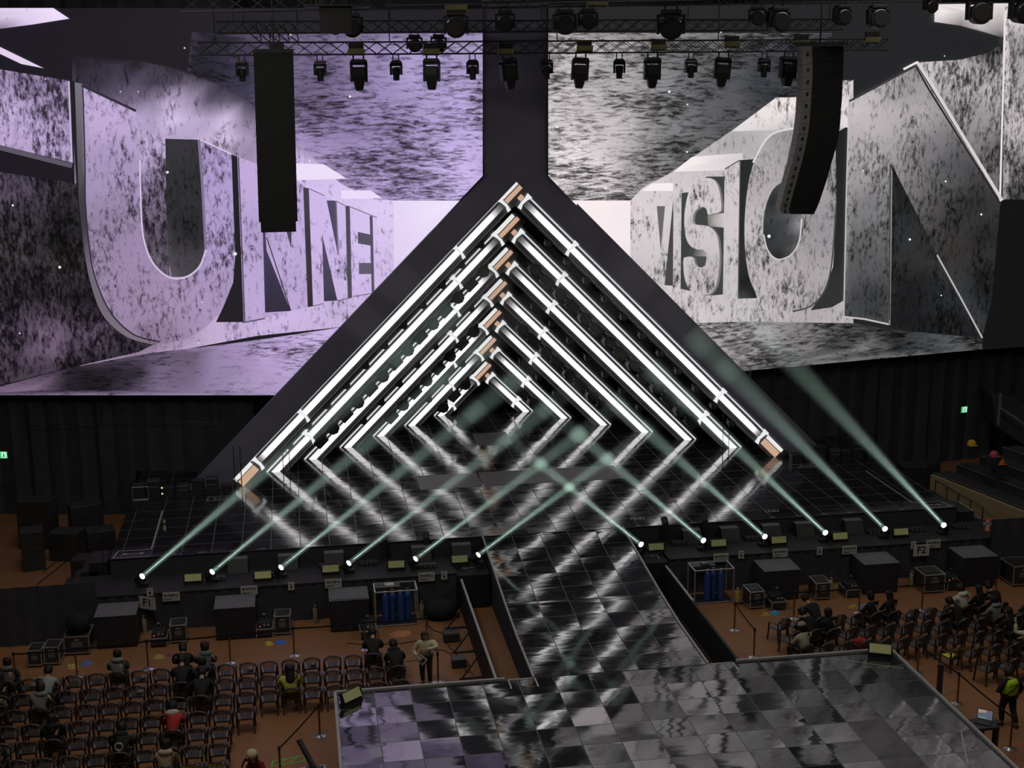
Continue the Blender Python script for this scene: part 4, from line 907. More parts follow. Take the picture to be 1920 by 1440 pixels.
EXT = pm('extinguisher_olive', (0.42, 0.33, 0.10), 0.4); EXTR = pm('extinguisher_dull', (0.30, 0.24, 0.15), 0.5)
for i, (x, y, lab) in enumerate(((-13.95,8.0,'pale brown canister standing at far left by the skirt'),(-8.45,7.9,'pale canister standing beside the folded-sheet subwoofer'),(-4.95,7.6,'pale canister just right of the left blue tanks'),(5.72,6.85,'olive canister at the foot of the right blue tanks'),(9.2,7.2,'yellow-green canister behind the case between right subwoofers'),(12.2,7.3,'pale canister left of the wide right flight case'))):
    g = thing('fire_extinguisher', lab, 'extinguisher', (x, y, FZ), 0, 'extinguishers along the stage front')
    MB().lathe([(0.02,0),(0.07,0.005),(0.075,0.03),(0.075,0.46),(0.06,0.52),(0.025,0.55)], n=12).build('cylinder', EXT if i in (3, 4) else EXTR, g, smooth=True)
    MB().cyl((0,0,0.55), (0,0,0.60), 0.02).box(-0.02, 0.02, -0.10, 0.06, 0.60, 0.625).build('valve', ALU, g)
    MB().tube([(0,-0.04,0.59),(0.09,-0.02,0.5),(0.10,0,0.3)], 0.012, 5).build('hose', INK, g)
# cloth bits and bottles on the floor
def litter(x, y, rgb, lab, s=0.22):
    m = MB(); random.seed(int(abs(x*100)))
    n = 9; ring = [(s*(0.7+0.5*random.random())*math.cos(t*6.283/n), s*0.6*(0.7+0.5*random.random())*math.sin(t*6.283/n), 0.0) for t in range(n)]
    top = [(px*0.6+random.uniform(-.03,.03), py*0.6, 0.06+0.05*random.random()) for px, py, _ in ring]
    m.add(ring+top+[(0,0,0.10)], [(i,(i+1)%n,n+(i+1)%n,n+i) for i in range(n)]+[(n+i,n+(i+1)%n,2*n) for i in range(n)])
    o = m.build('crumpled_cloth', pm('cloth', rgb, 0.8), smooth=True); o.location = (x, y, FZ); tag(o, lab, 'cloth')
litter(-15.9,5.75,(0.45,0.38,0.12),'crumpled yellow cloth on the floor at far left'); litter(-15.5,5.95,(0.12,0.16,0.45),'crumpled blue cloth on the floor beside a yellow one at far left'); litter(-16.2,7.6,(0.50,0.30,0.04),'orange-yellow cloth beside the dark bag at far left',0.3)
litter(-13.35,6.0,(0.4,0.34,0.14),'crumpled yellow cloth below the left haze machine',0.18); litter(-12.9,6.1,(0.30,0.08,0.16),'crumpled pink cloth below the left haze machine',0.2); litter(-9.6,6.45,(0.07,0.16,0.55),'bright blue cloth on the floor below the two-label case',0.24); litter(-9.95,6.4,(0.55,0.48,0.05),'yellow cloth beside the bright blue one',0.15)
litter(-4.95-0.8,6.45,(0.45,0.20,0.10),'orange-brown netting heap in front of the left blue tanks',0.4); litter(6.7,5.9,(0.08,0.30,0.55),'light blue cloth on the floor right of the blue tanks',0.24); litter(6.4,5.85,(0.40,0.30,0.06),'yellow cloth beside the light blue one',0.2); litter(9.9,5.9,(0.16,0.2,0.5),'blue patterned cloth on the floor left of the black-cap person',0.3); litter(9.5,5.95,(0.45,0.36,0.06),'yellow cloth beside the blue patterned one',0.2); litter(13.2,6.0,(0.62,0.55,0.05),'bright yellow cloth beside the white puffer jacket person',0.22)
# monitors / wedges on the ledge and stage lip
for i, (px, py) in enumerate([(448,1032),(540,1033),(624,1024),(784,1013),(868,1036),(1282,984),(1350,978),(1425,972),(1582,968),(1490,972)]):
    p = at_z(px, py, 0.40); x = p.x; t = thing('floor_monitor', f"black wedge monitor with grey top below the stage lip, {ORD[i]} from the left", 'monitor', (x, 9.78, LZ), 0, 'wedge monitors along the stage lip')
    MB().prism([(-0.33, -0.25, 0), (-0.33, 0.25, 0), (-0.33, 0.25, 0.42), (-0.33, -0.05, 0.42)], (0.66, 0, 0)).build('cabinet', GEAR, t)
    MB().box(-0.33, 0.33, -0.05, 0.25, 0.42, 0.435).build('top_panel', GREY, t)
PIPE = pm('flame_pot', (0.03, 0.03, 0.033), 0.5)
for i, (px, py) in enumerate([(722,1015),(800,1008),(1253,985),(1322,975)]):
    p = at_z(px, py, MZ+0.15); t = thing('flame_jet', f"black angled effects jet on the stage lip, {ORD[i]} from the left", 'effects jet', (p.x, 10.05, LZ), 0, 'effects jets on the stage lip')
    MB().cyl((0,0,0), (0,0,0.65), 0.11, n=12).build('body', PIPE, t); MB().cyl((0,0,0.60), (0.0,0.22,0.78), 0.12, 0.12, 12).build('nozzle', PIPE, t)
for i, (px, py) in enumerate([(500,1076),(405,1082),(615,1057),(690,1050),(800,1058),(1275,1015),(1410,1005),(1560,998),(1640,994),(1720,990),(1800,985)]):
    p = at_z(px, py, LZ+0.1); t = thing('cable_box', f"dull black cable box on the ledge, {ORD[i]} from the left", 'cable box', (p.x, min(9.6, max(8.5, p.y)), LZ), 0, 'cable boxes on the ledge')
    MB().box(-0.32, 0.32, -0.12, 0.12, 0, 0.13).build('body', STEEL, t, bevel=0.01); m = MB()
    for q in range(4): m.box(-0.26+0.16*q, -0.17+0.16*q, -0.132, -0.12, 0.03, 0.10)
    m.build('socket', GREY, t)

# ------------------------------------------------------------------ stanchions with belts
RUST = pm('post_brown', (0.17, 0.075, 0.035), 0.4, 0.3); BASE = pm('post_base', (0.62, 0.62, 0.64), 0.25, 0.9); BELT = pm('belt_black', (0.012, 0.012, 0.014), 0.8)
PST = [(-17.4,4.95),(-15.64,5.0),(-13.57,5.2),(-11.11,5.22),(-9.16,5.39),(-6.95,5.47),(-5.0,5.45),(-4.94,2.71),
       (4.95,4.84),(4.87,2.73),(7.18,5.41),(9.48,5.45),(11.64,5.29),(14.4,5.5),(9.53,-1.3),(9.33,0.8),(-8.5,-0.05),(-9.55,-2.3),(9.65,-4.0)]
PLAB = ['by the far left edge','left of the far left flight cases','in front of the tall left case','in front of the second left subwoofer','below the two-label case','in front of the folded-sheet subwoofer','in front of the left blue tanks','beside the standing person in cream','right of the runway near the tanks','right of the runway close to the front stage','in front of the first right subwoofer','left of the black-cap person','left of the white puffer person','near the far right corner','right of the front stage, nearest the STAFF vest','beside the right strobe corner','left of the front stage corner','at the left front below the chairs','at the bottom right behind the laptop']
BELTS = [(0,1),(1,2),(2,3),(3,4),(4,5),(5,6),(6,7),(8,9),(8,10),(10,11),(11,12),(12,13),(15,14),(14,18),(16,17)]
for i, (x, y) in enumerate(PST):
    t = thing('stanchion', f"belt barrier post with shiny round base, {PLAB[i]}", 'barrier post', (x, y, FZ), 0, 'belt barrier posts')
    MB().lathe([(0.02,0),(0.17,0.0),(0.17,0.02),(0.05,0.05),(0.03,0.06)], n=18).build('base', BASE, t, smooth=True)
    MB().cyl((0,0,0.05), (0,0,0.90), 0.028, n=10).build('pole', RUST, t)
    MB().cyl((0,0,0.88), (0,0,0.97), 0.036, n=10).build('belt_head', BELT, t)
    for a, b in BELTS:
        if a == i:
            q = PST[b]; d = Vector((q[0]-x, q[1]-y, 0)); pts = [(d.x*s/6, d.y*s/6, 0.92-0.03*math.sin(s/6*math.pi)) for s in range(7)]
            MB().ribbon(pts, 0.004, 0.026).build('belt', BELT, t)
m = MB()
for a, b in (((-9.75,-1.2),(-8.9,-1.05)), ((-9.8,-1.5),(-8.95,-1.35)), ((-9.75,-1.2),(-9.8,-1.5)), ((-8.9,-1.05),(-8.95,-1.35)), ((-9.4,-1.15),(-9.65,-1.48)), ((-9.1,-1.1),(-9.35,-1.42))): tape(m, [a, b], FZ+0.004, 0.035)
tag(m.build('hazard_tape', pm('green_tape', (0.10, 0.55, 0.08), 0.6)), 'green striped tape rectangle on the floor left of the front stage', 'floor tape')
for i, (x, y, rz, lab) in enumerate(((9.25,-0.74,0,'black upright post beside the right edge of the front stage'),(9.02,-4.3,0,'black upright post behind the laptop at bottom right'))):
    t = thing('bollard', lab, 'post', (x, y, FZ)); MB().cyl((0,0,0), (0,0,0.98), 0.085, n=14).build('post', GEAR, t); MB().cyl((0,0,0.98), (0,0,1.0), 0.09, n=14).build('cap', STEEL, t)
# laptop at the stage edge
t = thing('laptop', 'open laptop with lit screen on a small shelf at the stage edge', 'laptop', (8.5, -4.55, -0.05), R(-40))
MB().box(-0.19, 0.19, -0.14, 0.14, 0, 0.02).build('keyboard_base', STEEL, t)
MS = Matrix.Translation((0, 0.14, 0.02)) @ Matrix.Rotation(R(-18), 4, 'X')
MB().box(-0.2, 0.2, 0, 0.012, 0, 0.27, MS).build('lid', GEAR, t)
def lap(name, x0, x1, z0, z1, rgb, s, k): MB().box(x0, x1, -0.002-0.001*k, 0, z0, z1, MS).build(name, em('laptop_pixels', rgb, s), t)
lap('display', -0.185, 0.185, 0.015, 0.255, (0.30, 0.34, 0.45), 0.30, 0); lap('window_light', -0.17, 0.03, 0.16, 0.245, (0.9, 0.65, 0.45), 0.35, 1); lap('window_blue', -0.06, 0.17, 0.05, 0.18, (0.35, 0.38, 0.55), 0.28, 2); lap('text_block', -0.15, 0.02, 0.025, 0.07, (0.5, 0.8, 0.6), 0.25, 3)
sh = tag(MB().box(8.2, 8.8, -4.85, -4.3, -0.12, -0.055).box(8.47, 8.53, -4.6, -4.54, FZ, -0.12).build('small_table', GEAR), 'small black stand carrying the laptop beside the front stage', 'table')
# confetti cannon on its case at bottom left
case(-8.72, -3.1, 0.62, 0.5, 0.62, 'black flight case under the confetti cannon at bottom left', R(5), True, 'flight cases beside the front stage')
t = thing('confetti_cannon', 'black tube confetti cannon tilted up on a flight case', 'cannon', (-8.72, -3.1, FZ+0.64))
MB().box(-0.16, 0.16, -0.12, 0.12, 0, 0.10).build('base', STEEL, t); MB().cyl((0.02,0,0.1), (-0.32,0.35,0.72), 0.075, n=14).build('barrel', GEAR, t); MB().cyl((-0.32,0.35,0.72), (-0.325,0.355,0.73), 0.08, n=14).build('muzzle_rim', EXTR, t)
t = thing('spare_case', 'low dark equipment box on the floor left of the barricade', 'box', (-4.2, 3.75, FZ)); MB().box(-0.22, 0.22, -0.18, 0.18, 0, 0.28).build('body', GEAR, t, bevel=0.02); MB().box(-0.22, 0.22, -0.19, -0.18, 0.2, 0.23).build('latch', STEEL, t)
t = thing('spare_case', 'second low dark equipment box behind it near the skirt', 'box', (-4.2, 5.7, FZ)); MB().box(-0.25, 0.25, -0.2, 0.2, 0, 0.3).build('body', GEAR, t, bevel=0.02); MB().box(-0.25, 0.25, -0.21, -0.2, 0.2, 0.23).build('latch', STEEL, t)
for i, (pts, lab) in enumerate((([(-7.5,6.0),(-6.3,5.7),(-5.2,5.8),(-4.6,5.2)],'long black cable on the floor in front of the left tanks'),([(-4.9,7.0),(-4.4,6.2),(-4.3,5.0),(-3.95,4.2),(-3.8,2.6)],'black cable running along the left barricade'),([(-5.0,5.2),(-4.5,4.9),(-4.1,4.0),(-3.9,2.9)],'black cable curving from the standing person to the barricade'),([(-7.4,4.2),(-6.2,4.5),(-5.2,4.3)],'thin pale cable on the floor left of the standing person'))):
    m = MB(); P = []
    for a, b in zip(pts[:-1], pts[1:]):
        for s in range(4): P.append((a[0]+(b[0]-a[0])*s/4+0.05*math.sin(s*2.1), a[1]+(b[1]-a[1])*s/4+0.05*math.cos(s*1.7), FZ+0.012))
    tag(m.tube(P, 0.014, 5).build('floor_cable', GREY if i == 3 else BELT, smooth=True), lab, 'cable')

# ------------------------------------------------------------------ black partitions, stands and exits at the sides
for nm, sg in (('partition', -1), ('partition', 1)):
    o = MB(); n = 50; x0, x1 = 15.35, 24.0; pts = [(sg*(x0+(x1-x0)*i/n), 7.72+0.03*math.sin(i*1.9), FZ) for i in range(n+1)]; top = 0.95 if sg > 0 else 0.75
    o.add(pts+[(p[0], p[1], top) for p in pts], [(i, i+1, n+2+i, n+1+i) for i in range(n)]); o.add([(p[0], p[1]+0.06, p[2]) for p in pts]+[(p[0], p[1]+0.06, top) for p in pts], [(n+1+i, n+2+i, i+1, i) for i in range(n)])
    tag(o.build('partition', BLACK, smooth=True), 'black draped partition closing off the floor at the '+('left' if sg < 0 else 'right')+' of the stage', 'partition')
GREEN = em('exit_green', (0.05, 0.75, 0.22), 0.8); EXW = em('exit_white', (0.75, 1.0, 0.85), 0.9)
def exitsign(p, lab, s, rz):
    t = thing('exit_sign', lab, 'exit sign', p, rz, 'emergency exit signs'); t.scale = (s,)*3
    MB().box(-0.26, 0.26, 0, 0.08, -0.22, 0.22).build('case', GEAR, t); MB().box(-0.24, 0.24, -0.006, 0, -0.2, 0.2).build('green_panel', GREEN, t)
    MB().box(-0.10, 0.18, -0.010, -0.006, -0.17, 0.17).build('white_panel', EXW, t)
    m = MB().ball((0.04, -0.012, 0.10), 0.03, 0.004, 0.03, 8, 5); m.prism([(0.0,-0.012,0.06),(0.07,-0.012,0.06),(0.06,-0.012,-0.03),(0.11,-0.012,-0.14),(0.07,-0.012,-0.15),(0.03,-0.012,-0.06),(-0.03,-0.012,-0.14),(-0.06,-0.012,-0.12),(0.01,-0.012,-0.03)], (0,0.003,0))
    m.build('running_figure', pm('exit_dark', (0.01, 0.15, 0.05), 0.6), t)
RISER = pm('stand_dark', (0.030, 0.030, 0.032), 0.8); NOS = pm('step_nosing', (0.10, 0.10, 0.10), 0.7)
# right side stand: raised wall with railing and stepped tiers
st = thing('side_stand', 'dark stepped seating stand with a cream wall at far right', 'stand', (19.5, 14, FZ))
SA_, SB_ = at_z(1745, 890, 0.25), at_z(1912, 957, 0.25); sd_ = (SB_-SA_).normalized(); sn_ = Vector((-sd_.y, sd_.x, 0))
if sn_.x < 0: sn_ = -sn_
SE_ = SA_ + sd_*((SA_.y-8.0)/-sd_.y)
fl_ = lambda v, z: Vector((v.x, v.y, z))
under(MB().prism([fl_(SA_, FZ), fl_(SE_, FZ), fl_(SE_, 0.25), fl_(SA_, 0.25)], sn_*0.15).build('front_wall', CREAM), st)
for i in range(7):
    a = SA_ + sd_*(0.35*i) + sn_*(0.15+0.85*i); b = SE_ + sn_*(0.15+0.85*i); z = 0.30+0.36*i
    under(MB().prism([fl_(a, FZ), fl_(b, FZ), fl_(b, z), fl_(a, z)], sn_*0.84).build('tier', RISER), st)
    under(MB().ribbon([fl_(a, z+0.01), fl_(b, z+0.01)], 0.025, 0.012).build('nosing', NOS), st)
rl = thing('stair_railing', 'dark metal stair railing in front of the cream wall at right', 'railing', (16.5, 12.5, FZ))
RA, RB = at_z(1759, 900, 0.35)-sn_*0.12, at_z(1848, 950, 0.10)-sn_*0.12
under(MB().tube([RA, RB], 0.03, 6).tube([RA-Vector((0,0,.5)), RB-Vector((0,0,.5))], 0.02, 6).build('rail', GEAR), rl)
for k in range(5):
    q = RA.lerp(RB, k/4); under(MB().cyl((q.x,q.y,FZ), q, 0.025, n=6).build('post', GEAR), rl)
hb = at_z(1822, 832, 2.2)
for px, py, z, rgb, lab in ((1822,832,1.75,(0.55,0.36,0.03),'yellow safety helmet resting on the right stand'),(1875,867,1.40,(0.60,0.16,0.03),'orange safety helmet resting lower on the right stand'),(1864,853,1.70,(0.35,0.08,0.08),'dark red bag beside the orange helmet')):
    p = at_z(px, py, z); t = thing('helmet' if 'helmet' in lab else 'bag', lab, 'helmet' if 'helmet' in lab else 'bag', p)
    MB().lathe([(0.18,-0.05),(0.18,0),(0.16,0.08),(0.10,0.15),(0.02,0.17)], n=14).build('shell', pm('helmet_shell', rgb, 0.4), t, smooth=True); MB().box(-0.16, 0.16, -0.24, -0.10, -0.05, -0.03).build('brim', pm('helmet_brim', rgb, 0.4), t)
    u = MB().box(-0.22, 0.22, -0.2, 0.2, -0.55, -0.055).build('seat_box', RISER); u.location = p; tag(u, 'dark seat box under the '+lab.split(' resting')[0].split(' beside')[0], 'seat'); u.name = 'stand_seat'
bw = thing('balcony', 'dark balcony corner with pale edge at far right below the screen', 'balcony', at_y(1890, 770, 20))
b0 = at_y(1874, 735, 20); b1 = at_y(1870, 795, 20)
under(MB().prism([at_y(1860,740,20.3), at_y(1925,760,20.0), at_y(1990,830,20.0), at_y(1990,880,20.0), at_y(1868,800,20.3)], (0.3,1.5,0)).build('parapet', pm('balcony_teal', (0.05,0.065,0.075), 0.8)), bw)
under(MB().ribbon([at_y(1876,738,19.9), at_y(1871,797,19.9)], 0.05, 0.05, (0,1,0)).build('post', pm('pale_edge', (0.20,0.19,0.17), 0.7)), bw)
under(MB().ribbon([at_y(1876,765,19.8), at_y(1904,783,19.7), at_y(1945,815,19.6)], 0.06, 0.05).build('top_edge', pm('pale_edge', (0.20,0.19,0.17), 0.7)), bw)
exitsign(at_y(1808, 768, 19.7), 'green emergency exit sign glowing on the right wall', 0.68, R(12))
exitsign(at_y(6, 853, 19.2), 'green emergency exit sign glowing at the far left edge', 0.68, R(-12))
# backstage clutter at both wings
for sg in (-1, 1):
    side = 'left' if sg < 0 else 'right'
    for i in range(7):
        x = sg*(11.6+0.55*i); y = 17.0+0.1*(i % 3); h = 0.35+0.3*((i*7) % 4)/3
        t = thing('equipment_rack', f"dark equipment rack at the {side} rear of the stage, {ORD[i]} from the arches", 'rack', (x, y, MZ), 0, f'equipment racks at the {side} stage wing')
        MB().box(-0.22, 0.22, -0.2, 0.2, 0, h).build('body', GEAR, t); MB().box(-0.2, 0.2, -0.21, -0.2, h*0.6, h*0.6+0.02).box(-0.2, 0.2, -0.21, -0.2, h-0.03, h).build('edging', ALU if i % 2 else STEEL, t)
for i, (x, y, w_, h_) in enumerate([(-16.2,15.2,1.0,1.3),(-17.5,15.8,1.1,1.1),(-18.6,15.0,0.8,1.5),(-17.0,17.2,1.2,1.7),(-18.8,17.4,1.3,1.9),(-16.6,13.6,0.7,0.8),(16.1,15.6,0.8,1.0),(16.9,17.2,1.1,1.4),(18.0,18.2,1.0,1.2)]):
    sd = 'left' if x < 0 else 'right'; j = i if i < 6 else i-6
    t = thing('equipment_crate', f"dark equipment crate beyond the {sd} end of the stage, {('nearest the stairs','beside the nearest','tall one at the edge','behind the nearest','rearmost','lowest, in front')[j]}", 'crate', (x, y, FZ), R(random.uniform(-20, 20)), f'equipment crates beyond the {sd} stage end')
    MB().box(-w_/2, w_/2, -0.4, 0.4, 0, h_).build('body', GEAR, t, bevel=0.02); MB().box(-w_/2, w_/2, -0.41, -0.40, h_*0.5, h_*0.5+0.03).box(-w_/2, -w_/2+0.03, -0.41, -0.40, 0, h_).build('edging', STEEL, t)
    MB().box(-0.1, 0.1, -0.43, -0.41, h_*0.7, h_*0.74).build('handle', STEEL, t)
for x, lab in ((-11.15,'thin lighting stand with crossed poles before the left end of the front arch'),(-9.3,'thin black ladder leaning by the left foot of the second arch'),(9.1,'thin black ladder standing by the right foot of the second arch')):
    t = thing('ladder', lab, 'ladder', (x, 16.9 if abs(x) > 10 else 18.6, MZ)); m = MB()
    for s in (-0.13, 0.13): MB().cyl((s,0,0), (s,0.05,1.9), 0.018, n=6).build('rail', STEEL, t)
    for k in range(6): m.cyl((-0.13,0,0.25+0.28*k), (0.13,0,0.25+0.28*k), 0.012, n=5)
    m.build('rung', STEEL, t)
t = thing('stage_stairs', 'dark stairs with thin handrails at the left end of the main stage', 'stairs', (-15.8, 11.2, FZ))
for k in range(5): MB().box(-0.15-0.3*k, 0.45-0.3*k, -0.6, 0.6, 0, 1.6-0.32*k).build('step', GEAR, t)
for s in (-0.6, 0.6): MB().tube([(-1.9,s,0.95),(0.3,s,2.6),(0.35,s,1.5)], 0.022, 6).build('handrail', STEEL, t)
t = thing('stage_stairs', 'dark stairs with white-edged treads at the right end of the main stage', 'stairs', (15.9, 10.9, FZ))
for k in range(5):
    MB().box(-0.45+0.3*k, 0.15+0.3*k, -0.6, 0.6, 0, 1.6-0.32*k).build('step', GEAR, t); MB().box(0.12+0.3*k, 0.15+0.3*k, -0.6, 0.6, 1.6-0.32*k, 1.605-0.32*k).build('tread_edge', TAPE, t)
t = thing('signal_lamp', 'small stack of yellow indicator lights at the left stage wing', 'lamp', (-13.9, 15.6, MZ)); MB().cyl((0,0,0), (0,0,0.75), 0.03).build('pole', STEEL, t)
for k, z in enumerate((0.55, 0.78)): MB().ball((0,-0.03,z), 0.035, n=8, m=6).build('bulb', em('signal_yellow', (0.9,0.85,0.3), 0.9), t)
t = thing('frame_stand', 'thin metal frame on the left stage wing', 'frame', (-14.7, 15.6, MZ)); m = MB()
for a, b in (((-.28,0,0.35),(-.28,0,0.85)),((-.28,0,.85),(.28,0,.85)),((.28,0,.85),(.28,0,.35)),((-.28,0,.35),(.28,0,.35))): m.cyl(a, b, 0.012, n=5)
m.build('frame', ALU, t); MB().box(-0.3, 0.3, -0.2, 0.2, 0, 0.35).build('box', GEAR, t)
# thin scaffold under the screens
for sg, pts in ((-1, [(45,745,800),(190,745,790),(305,745,790),(410,745,792)]), (1, [(1452,692,742),(1628,678,716),(1745,665,712)])):
    t = thing('scaffold', 'faint dark scaffold frame hanging below the '+('left' if sg < 0 else 'right')+' screen', 'scaffold', (sg*14, 18.9, 3.4)); o_, n_ = (PL_O, PL_N) if sg < 0 else (PR_O, PR_N); n_ = np.array(n_); oo = np.array(o_)-n_*0.2
    m = MB()
    for px, a, b in pts: under(MB().cyl(at_plane(px, a-8, oo, n_), at_plane(px, b, oo, n_), 0.022, n=5).build('upright', STEEL), t)
    for (p0, a0, b0), (p1, a1, b1) in zip(pts[:-1], pts[1:]): under(MB().cyl(at_plane(p0, b0, oo, n_), at_plane(p1, b1, oo, n_), 0.02, n=5).build('ledger', STEEL), t)
# ------------------------------------------------------------------ plastic armchairs
SEAT_LIT = pm('chair_seat_lit', (0.10, 0.092, 0.09), 0.30, spec=0.5, scale=4)  # lighter than the frame: screen light on the seat put into its colour
def make_chair(label):
    t = thing('plastic_chair', label, 'chair')
    m = MB(); n = 5                                     # slightly dished seat
    g = []
    for iz in (0, 1):
        for j in range(n+1):
            for i in range(n+1):
                x = -0.225+0.45*i/n; y = -0.21+0.44*j/n; d = 0.018*(1-abs(2*i/n-1)**2)*(1-abs(2*j/n-1)**2)
                g.append((x*(0.92 if j == 0 else 1.0), y, 0.40+0.03*iz-d+(-0.015 if j == n else 0)))
    W_ = n+1; N_ = W_*W_; f = []
    for j in range(n):
        for i in range(n): f.append((j*W_+i, (j+1)*W_+i, (j+1)*W_+i+1, j*W_+i+1)); f.append((N_+j*W_+i, N_+j*W_+i+1, N_+(j+1)*W_+i+1, N_+(j+1)*W_+i))
    for i in range(n): f += [(i, i+1, N_+i+1, N_+i), (n*W_+i, N_+n*W_+i, N_+n*W_+i+1, n*W_+i+1), (i*W_, N_+i*W_, N_+(i+1)*W_, (i+1)*W_), (i*W_+n, (i+1)*W_+n, N_+(i+1)*W_+n, N_+i*W_+n)]
    m.add(g, f).build('seat', SEAT_LIT, t, smooth=True)
    def bk(u, h): return Vector((u, -0.20-0.10*(h/0.42)-0.04*(1-(u/0.24)**2), 0.42+h))
    m = MB(); P = [bk(-0.21, 0.0), bk(-0.225, 0.12), bk(-0.24, 0.24)] + [bk(0.235*math.sin(a), 0.24+0.17*math.cos(a)) for a in [R(v) for v in (-78,-55,-35,-15,0,15,35,55,78)]] + [bk(0.24, 0.24), bk(0.225, 0.12), bk(0.21, 0.0)]
    m.ribbon(P, 0.013, 0.028, (0, 1, 0.25))
    for k in range(7):
        u = -0.15+0.05*k; m.ribbon([bk(u*0.75, 0.0), bk(u*0.85, 0.15), bk(u*1.12, 0.24+0.155*math.cos(u/0.21))], 0.010, 0.008, (0, 1, 0.25))
    m.box(-0.20, 0.20, -0.245, -0.215, 0.41, 0.45)
    m.build('backrest', CHAIRM, t)
    for sx in (-1, 1):
        MB().ribbon([bk(sx*0.235, 0.20), (sx*0.262, -0.06, 0.635), (sx*0.262, 0.10, 0.625), (sx*0.256, 0.17, 0.58), (sx*0.245, 0.20, 0.43)], 0.024, 0.010, (0, 0.3, 1)).build('armrest', CHAIRM, t)
        MB().ribbon([(sx*0.24, 0.19, 0.42), (sx*0.255, 0.225, 0.0)], 0.026, 0.014, (0, 1, 0)).build('leg', CHAIRM, t)
        MB().ribbon([(sx*0.20, -0.19, 0.42), (sx*0.225, -0.27, 0.0)], 0.026, 0.014, (0, 1, 0)).build('leg', CHAIRM, t)
    return t
chair0 = None; CHAIRS = {}
LROWS = [(3.62, -17.31, 19), (2.64, -17.31, 19), (1.66, -17.31, 19), (0.68, -17.31, 12), (-0.28, -17.31, 11), (-1.26, -17.31, 11), (-2.22, -17.31, 11)]
RROWS = [(3.90, 6.10, 13), (2.90, 6.10, 14), (1.90, 6.10, 13), (0.92, 10.45, 6), (-0.10, 11.05, 5), (-1.08, 12.2, 3)]
ROWN = ['front', 'second', 'third', 'fourth', 'fifth', 'sixth', 'seventh']
def ordn(i): return ORD[i] if i < 20 else str(i)
for blk, rows, rz in (('left', LROWS, 0.0), ('right', RROWS, R(17))):
    for r, (y, x0, n) in enumerate(rows):
        for c in range(n):
            x = x0+0.6187*c + random.uniform(-.012, .012); yy = y+random.uniform(-.02, .02); a = rz+R(random.uniform(-4, 4))
            side = f"{ordn(c)} from its left end" if c < n-1 else "last at its right end"
            lab = f"brown plastic armchair, {blk} block {ROWN[r]} row, {side}"
            if chair0 is None: chair0 = make_chair(lab); chair0.location = (x, yy, FZ); chair0.rotation_euler = (0, 0, a); o = chair0
            else: o = dup(chair0, (x, yy, FZ), a, lab)
            o['group'] = f'plastic chairs in the {blk} block'; CHAIRS[blk, r, c] = o
YT = pm('yellow_tape', (0.62, 0.60, 0.05), 0.6)
for key in (('left', 6, 9), ('left', 6, 10), ('right', 3, 0), ('right', 3, 1)):
    m = MB()
    for k in range(6): m.box(-0.19+0.066*k, -0.15+0.066*k, -0.345, -0.335, 0.745, 0.785)
    o = m.build('yellow_tape', YT, CHAIRS[key]); o['label'] = 'yellow dashed tape on the backrest'
o = tag(MB().box(-0.19, 0.19, -0.15, 0.15, 0, 0.006).build('yellow_sheet', YT), 'bright yellow sheet lying on the taped chair of the right block', 'paper'); o.location = CHAIRS['right', 3, 0].location+Vector((-0.03, 0.02, 0.44)); o.rotation_euler = (0, 0, R(17))

# ------------------------------------------------------------------ people
SKIN = pm('skin', (0.42, 0.26, 0.18), 0.6); SKIN2 = pm('skin_pale', (0.50, 0.34, 0.26), 0.6)
SHOE = pm('shoe_dark', (0.03, 0.03, 0.03), 0.6); EYE = pm('eye_dark', (0.02, 0.015, 0.01), 0.3); LIP = pm('lip', (0.30, 0.10, 0.09), 0.5)
def skin(verts, edges, radii, name, levels=1):
    me = bpy.data.meshes.new('tmp'); me.from_pydata([tuple(v) for v in verts], edges, [])
    o = bpy.data.objects.new('tmp', me); COL.objects.link(o)
    md = o.modifiers.new('skin', 'SKIN'); md.use_smooth_shade = True; md.branch_smoothing = 0.4
    if not me.skin_vertices:
        import bmesh
        bm = bmesh.new(); bm.from_mesh(me); bm.verts.layers.skin.verify(); bm.to_mesh(me); bm.free()
    for i, r in enumerate(radii):
        rr = r if isinstance(r, tuple) else (r, r); me.skin_vertices[0].data[i].radius = rr
    me.skin_vertices[0].data[0].use_root = True
    sb = o.modifiers.new('sub', 'SUBSURF'); sb.levels = levels; sb.render_levels = levels
    res = bpy.data.meshes.new_from_object(o.evaluated_get(bpy.context.evaluated_depsgraph_get())); bpy.data.objects.remove(o); bpy.data.meshes.remove(me)
    res.name = name; return res
class Fig:
    def __init__(s): s.v = []; s.e = []; s.r = []; s.i = {}
    def a(s, k, p, r, par=None):
        s.i[k] = len(s.v); s.v.append(Vector(p)); s.r.append(r)
        if par is not None: s.e.append((s.i[par], s.i[k]))
        return s
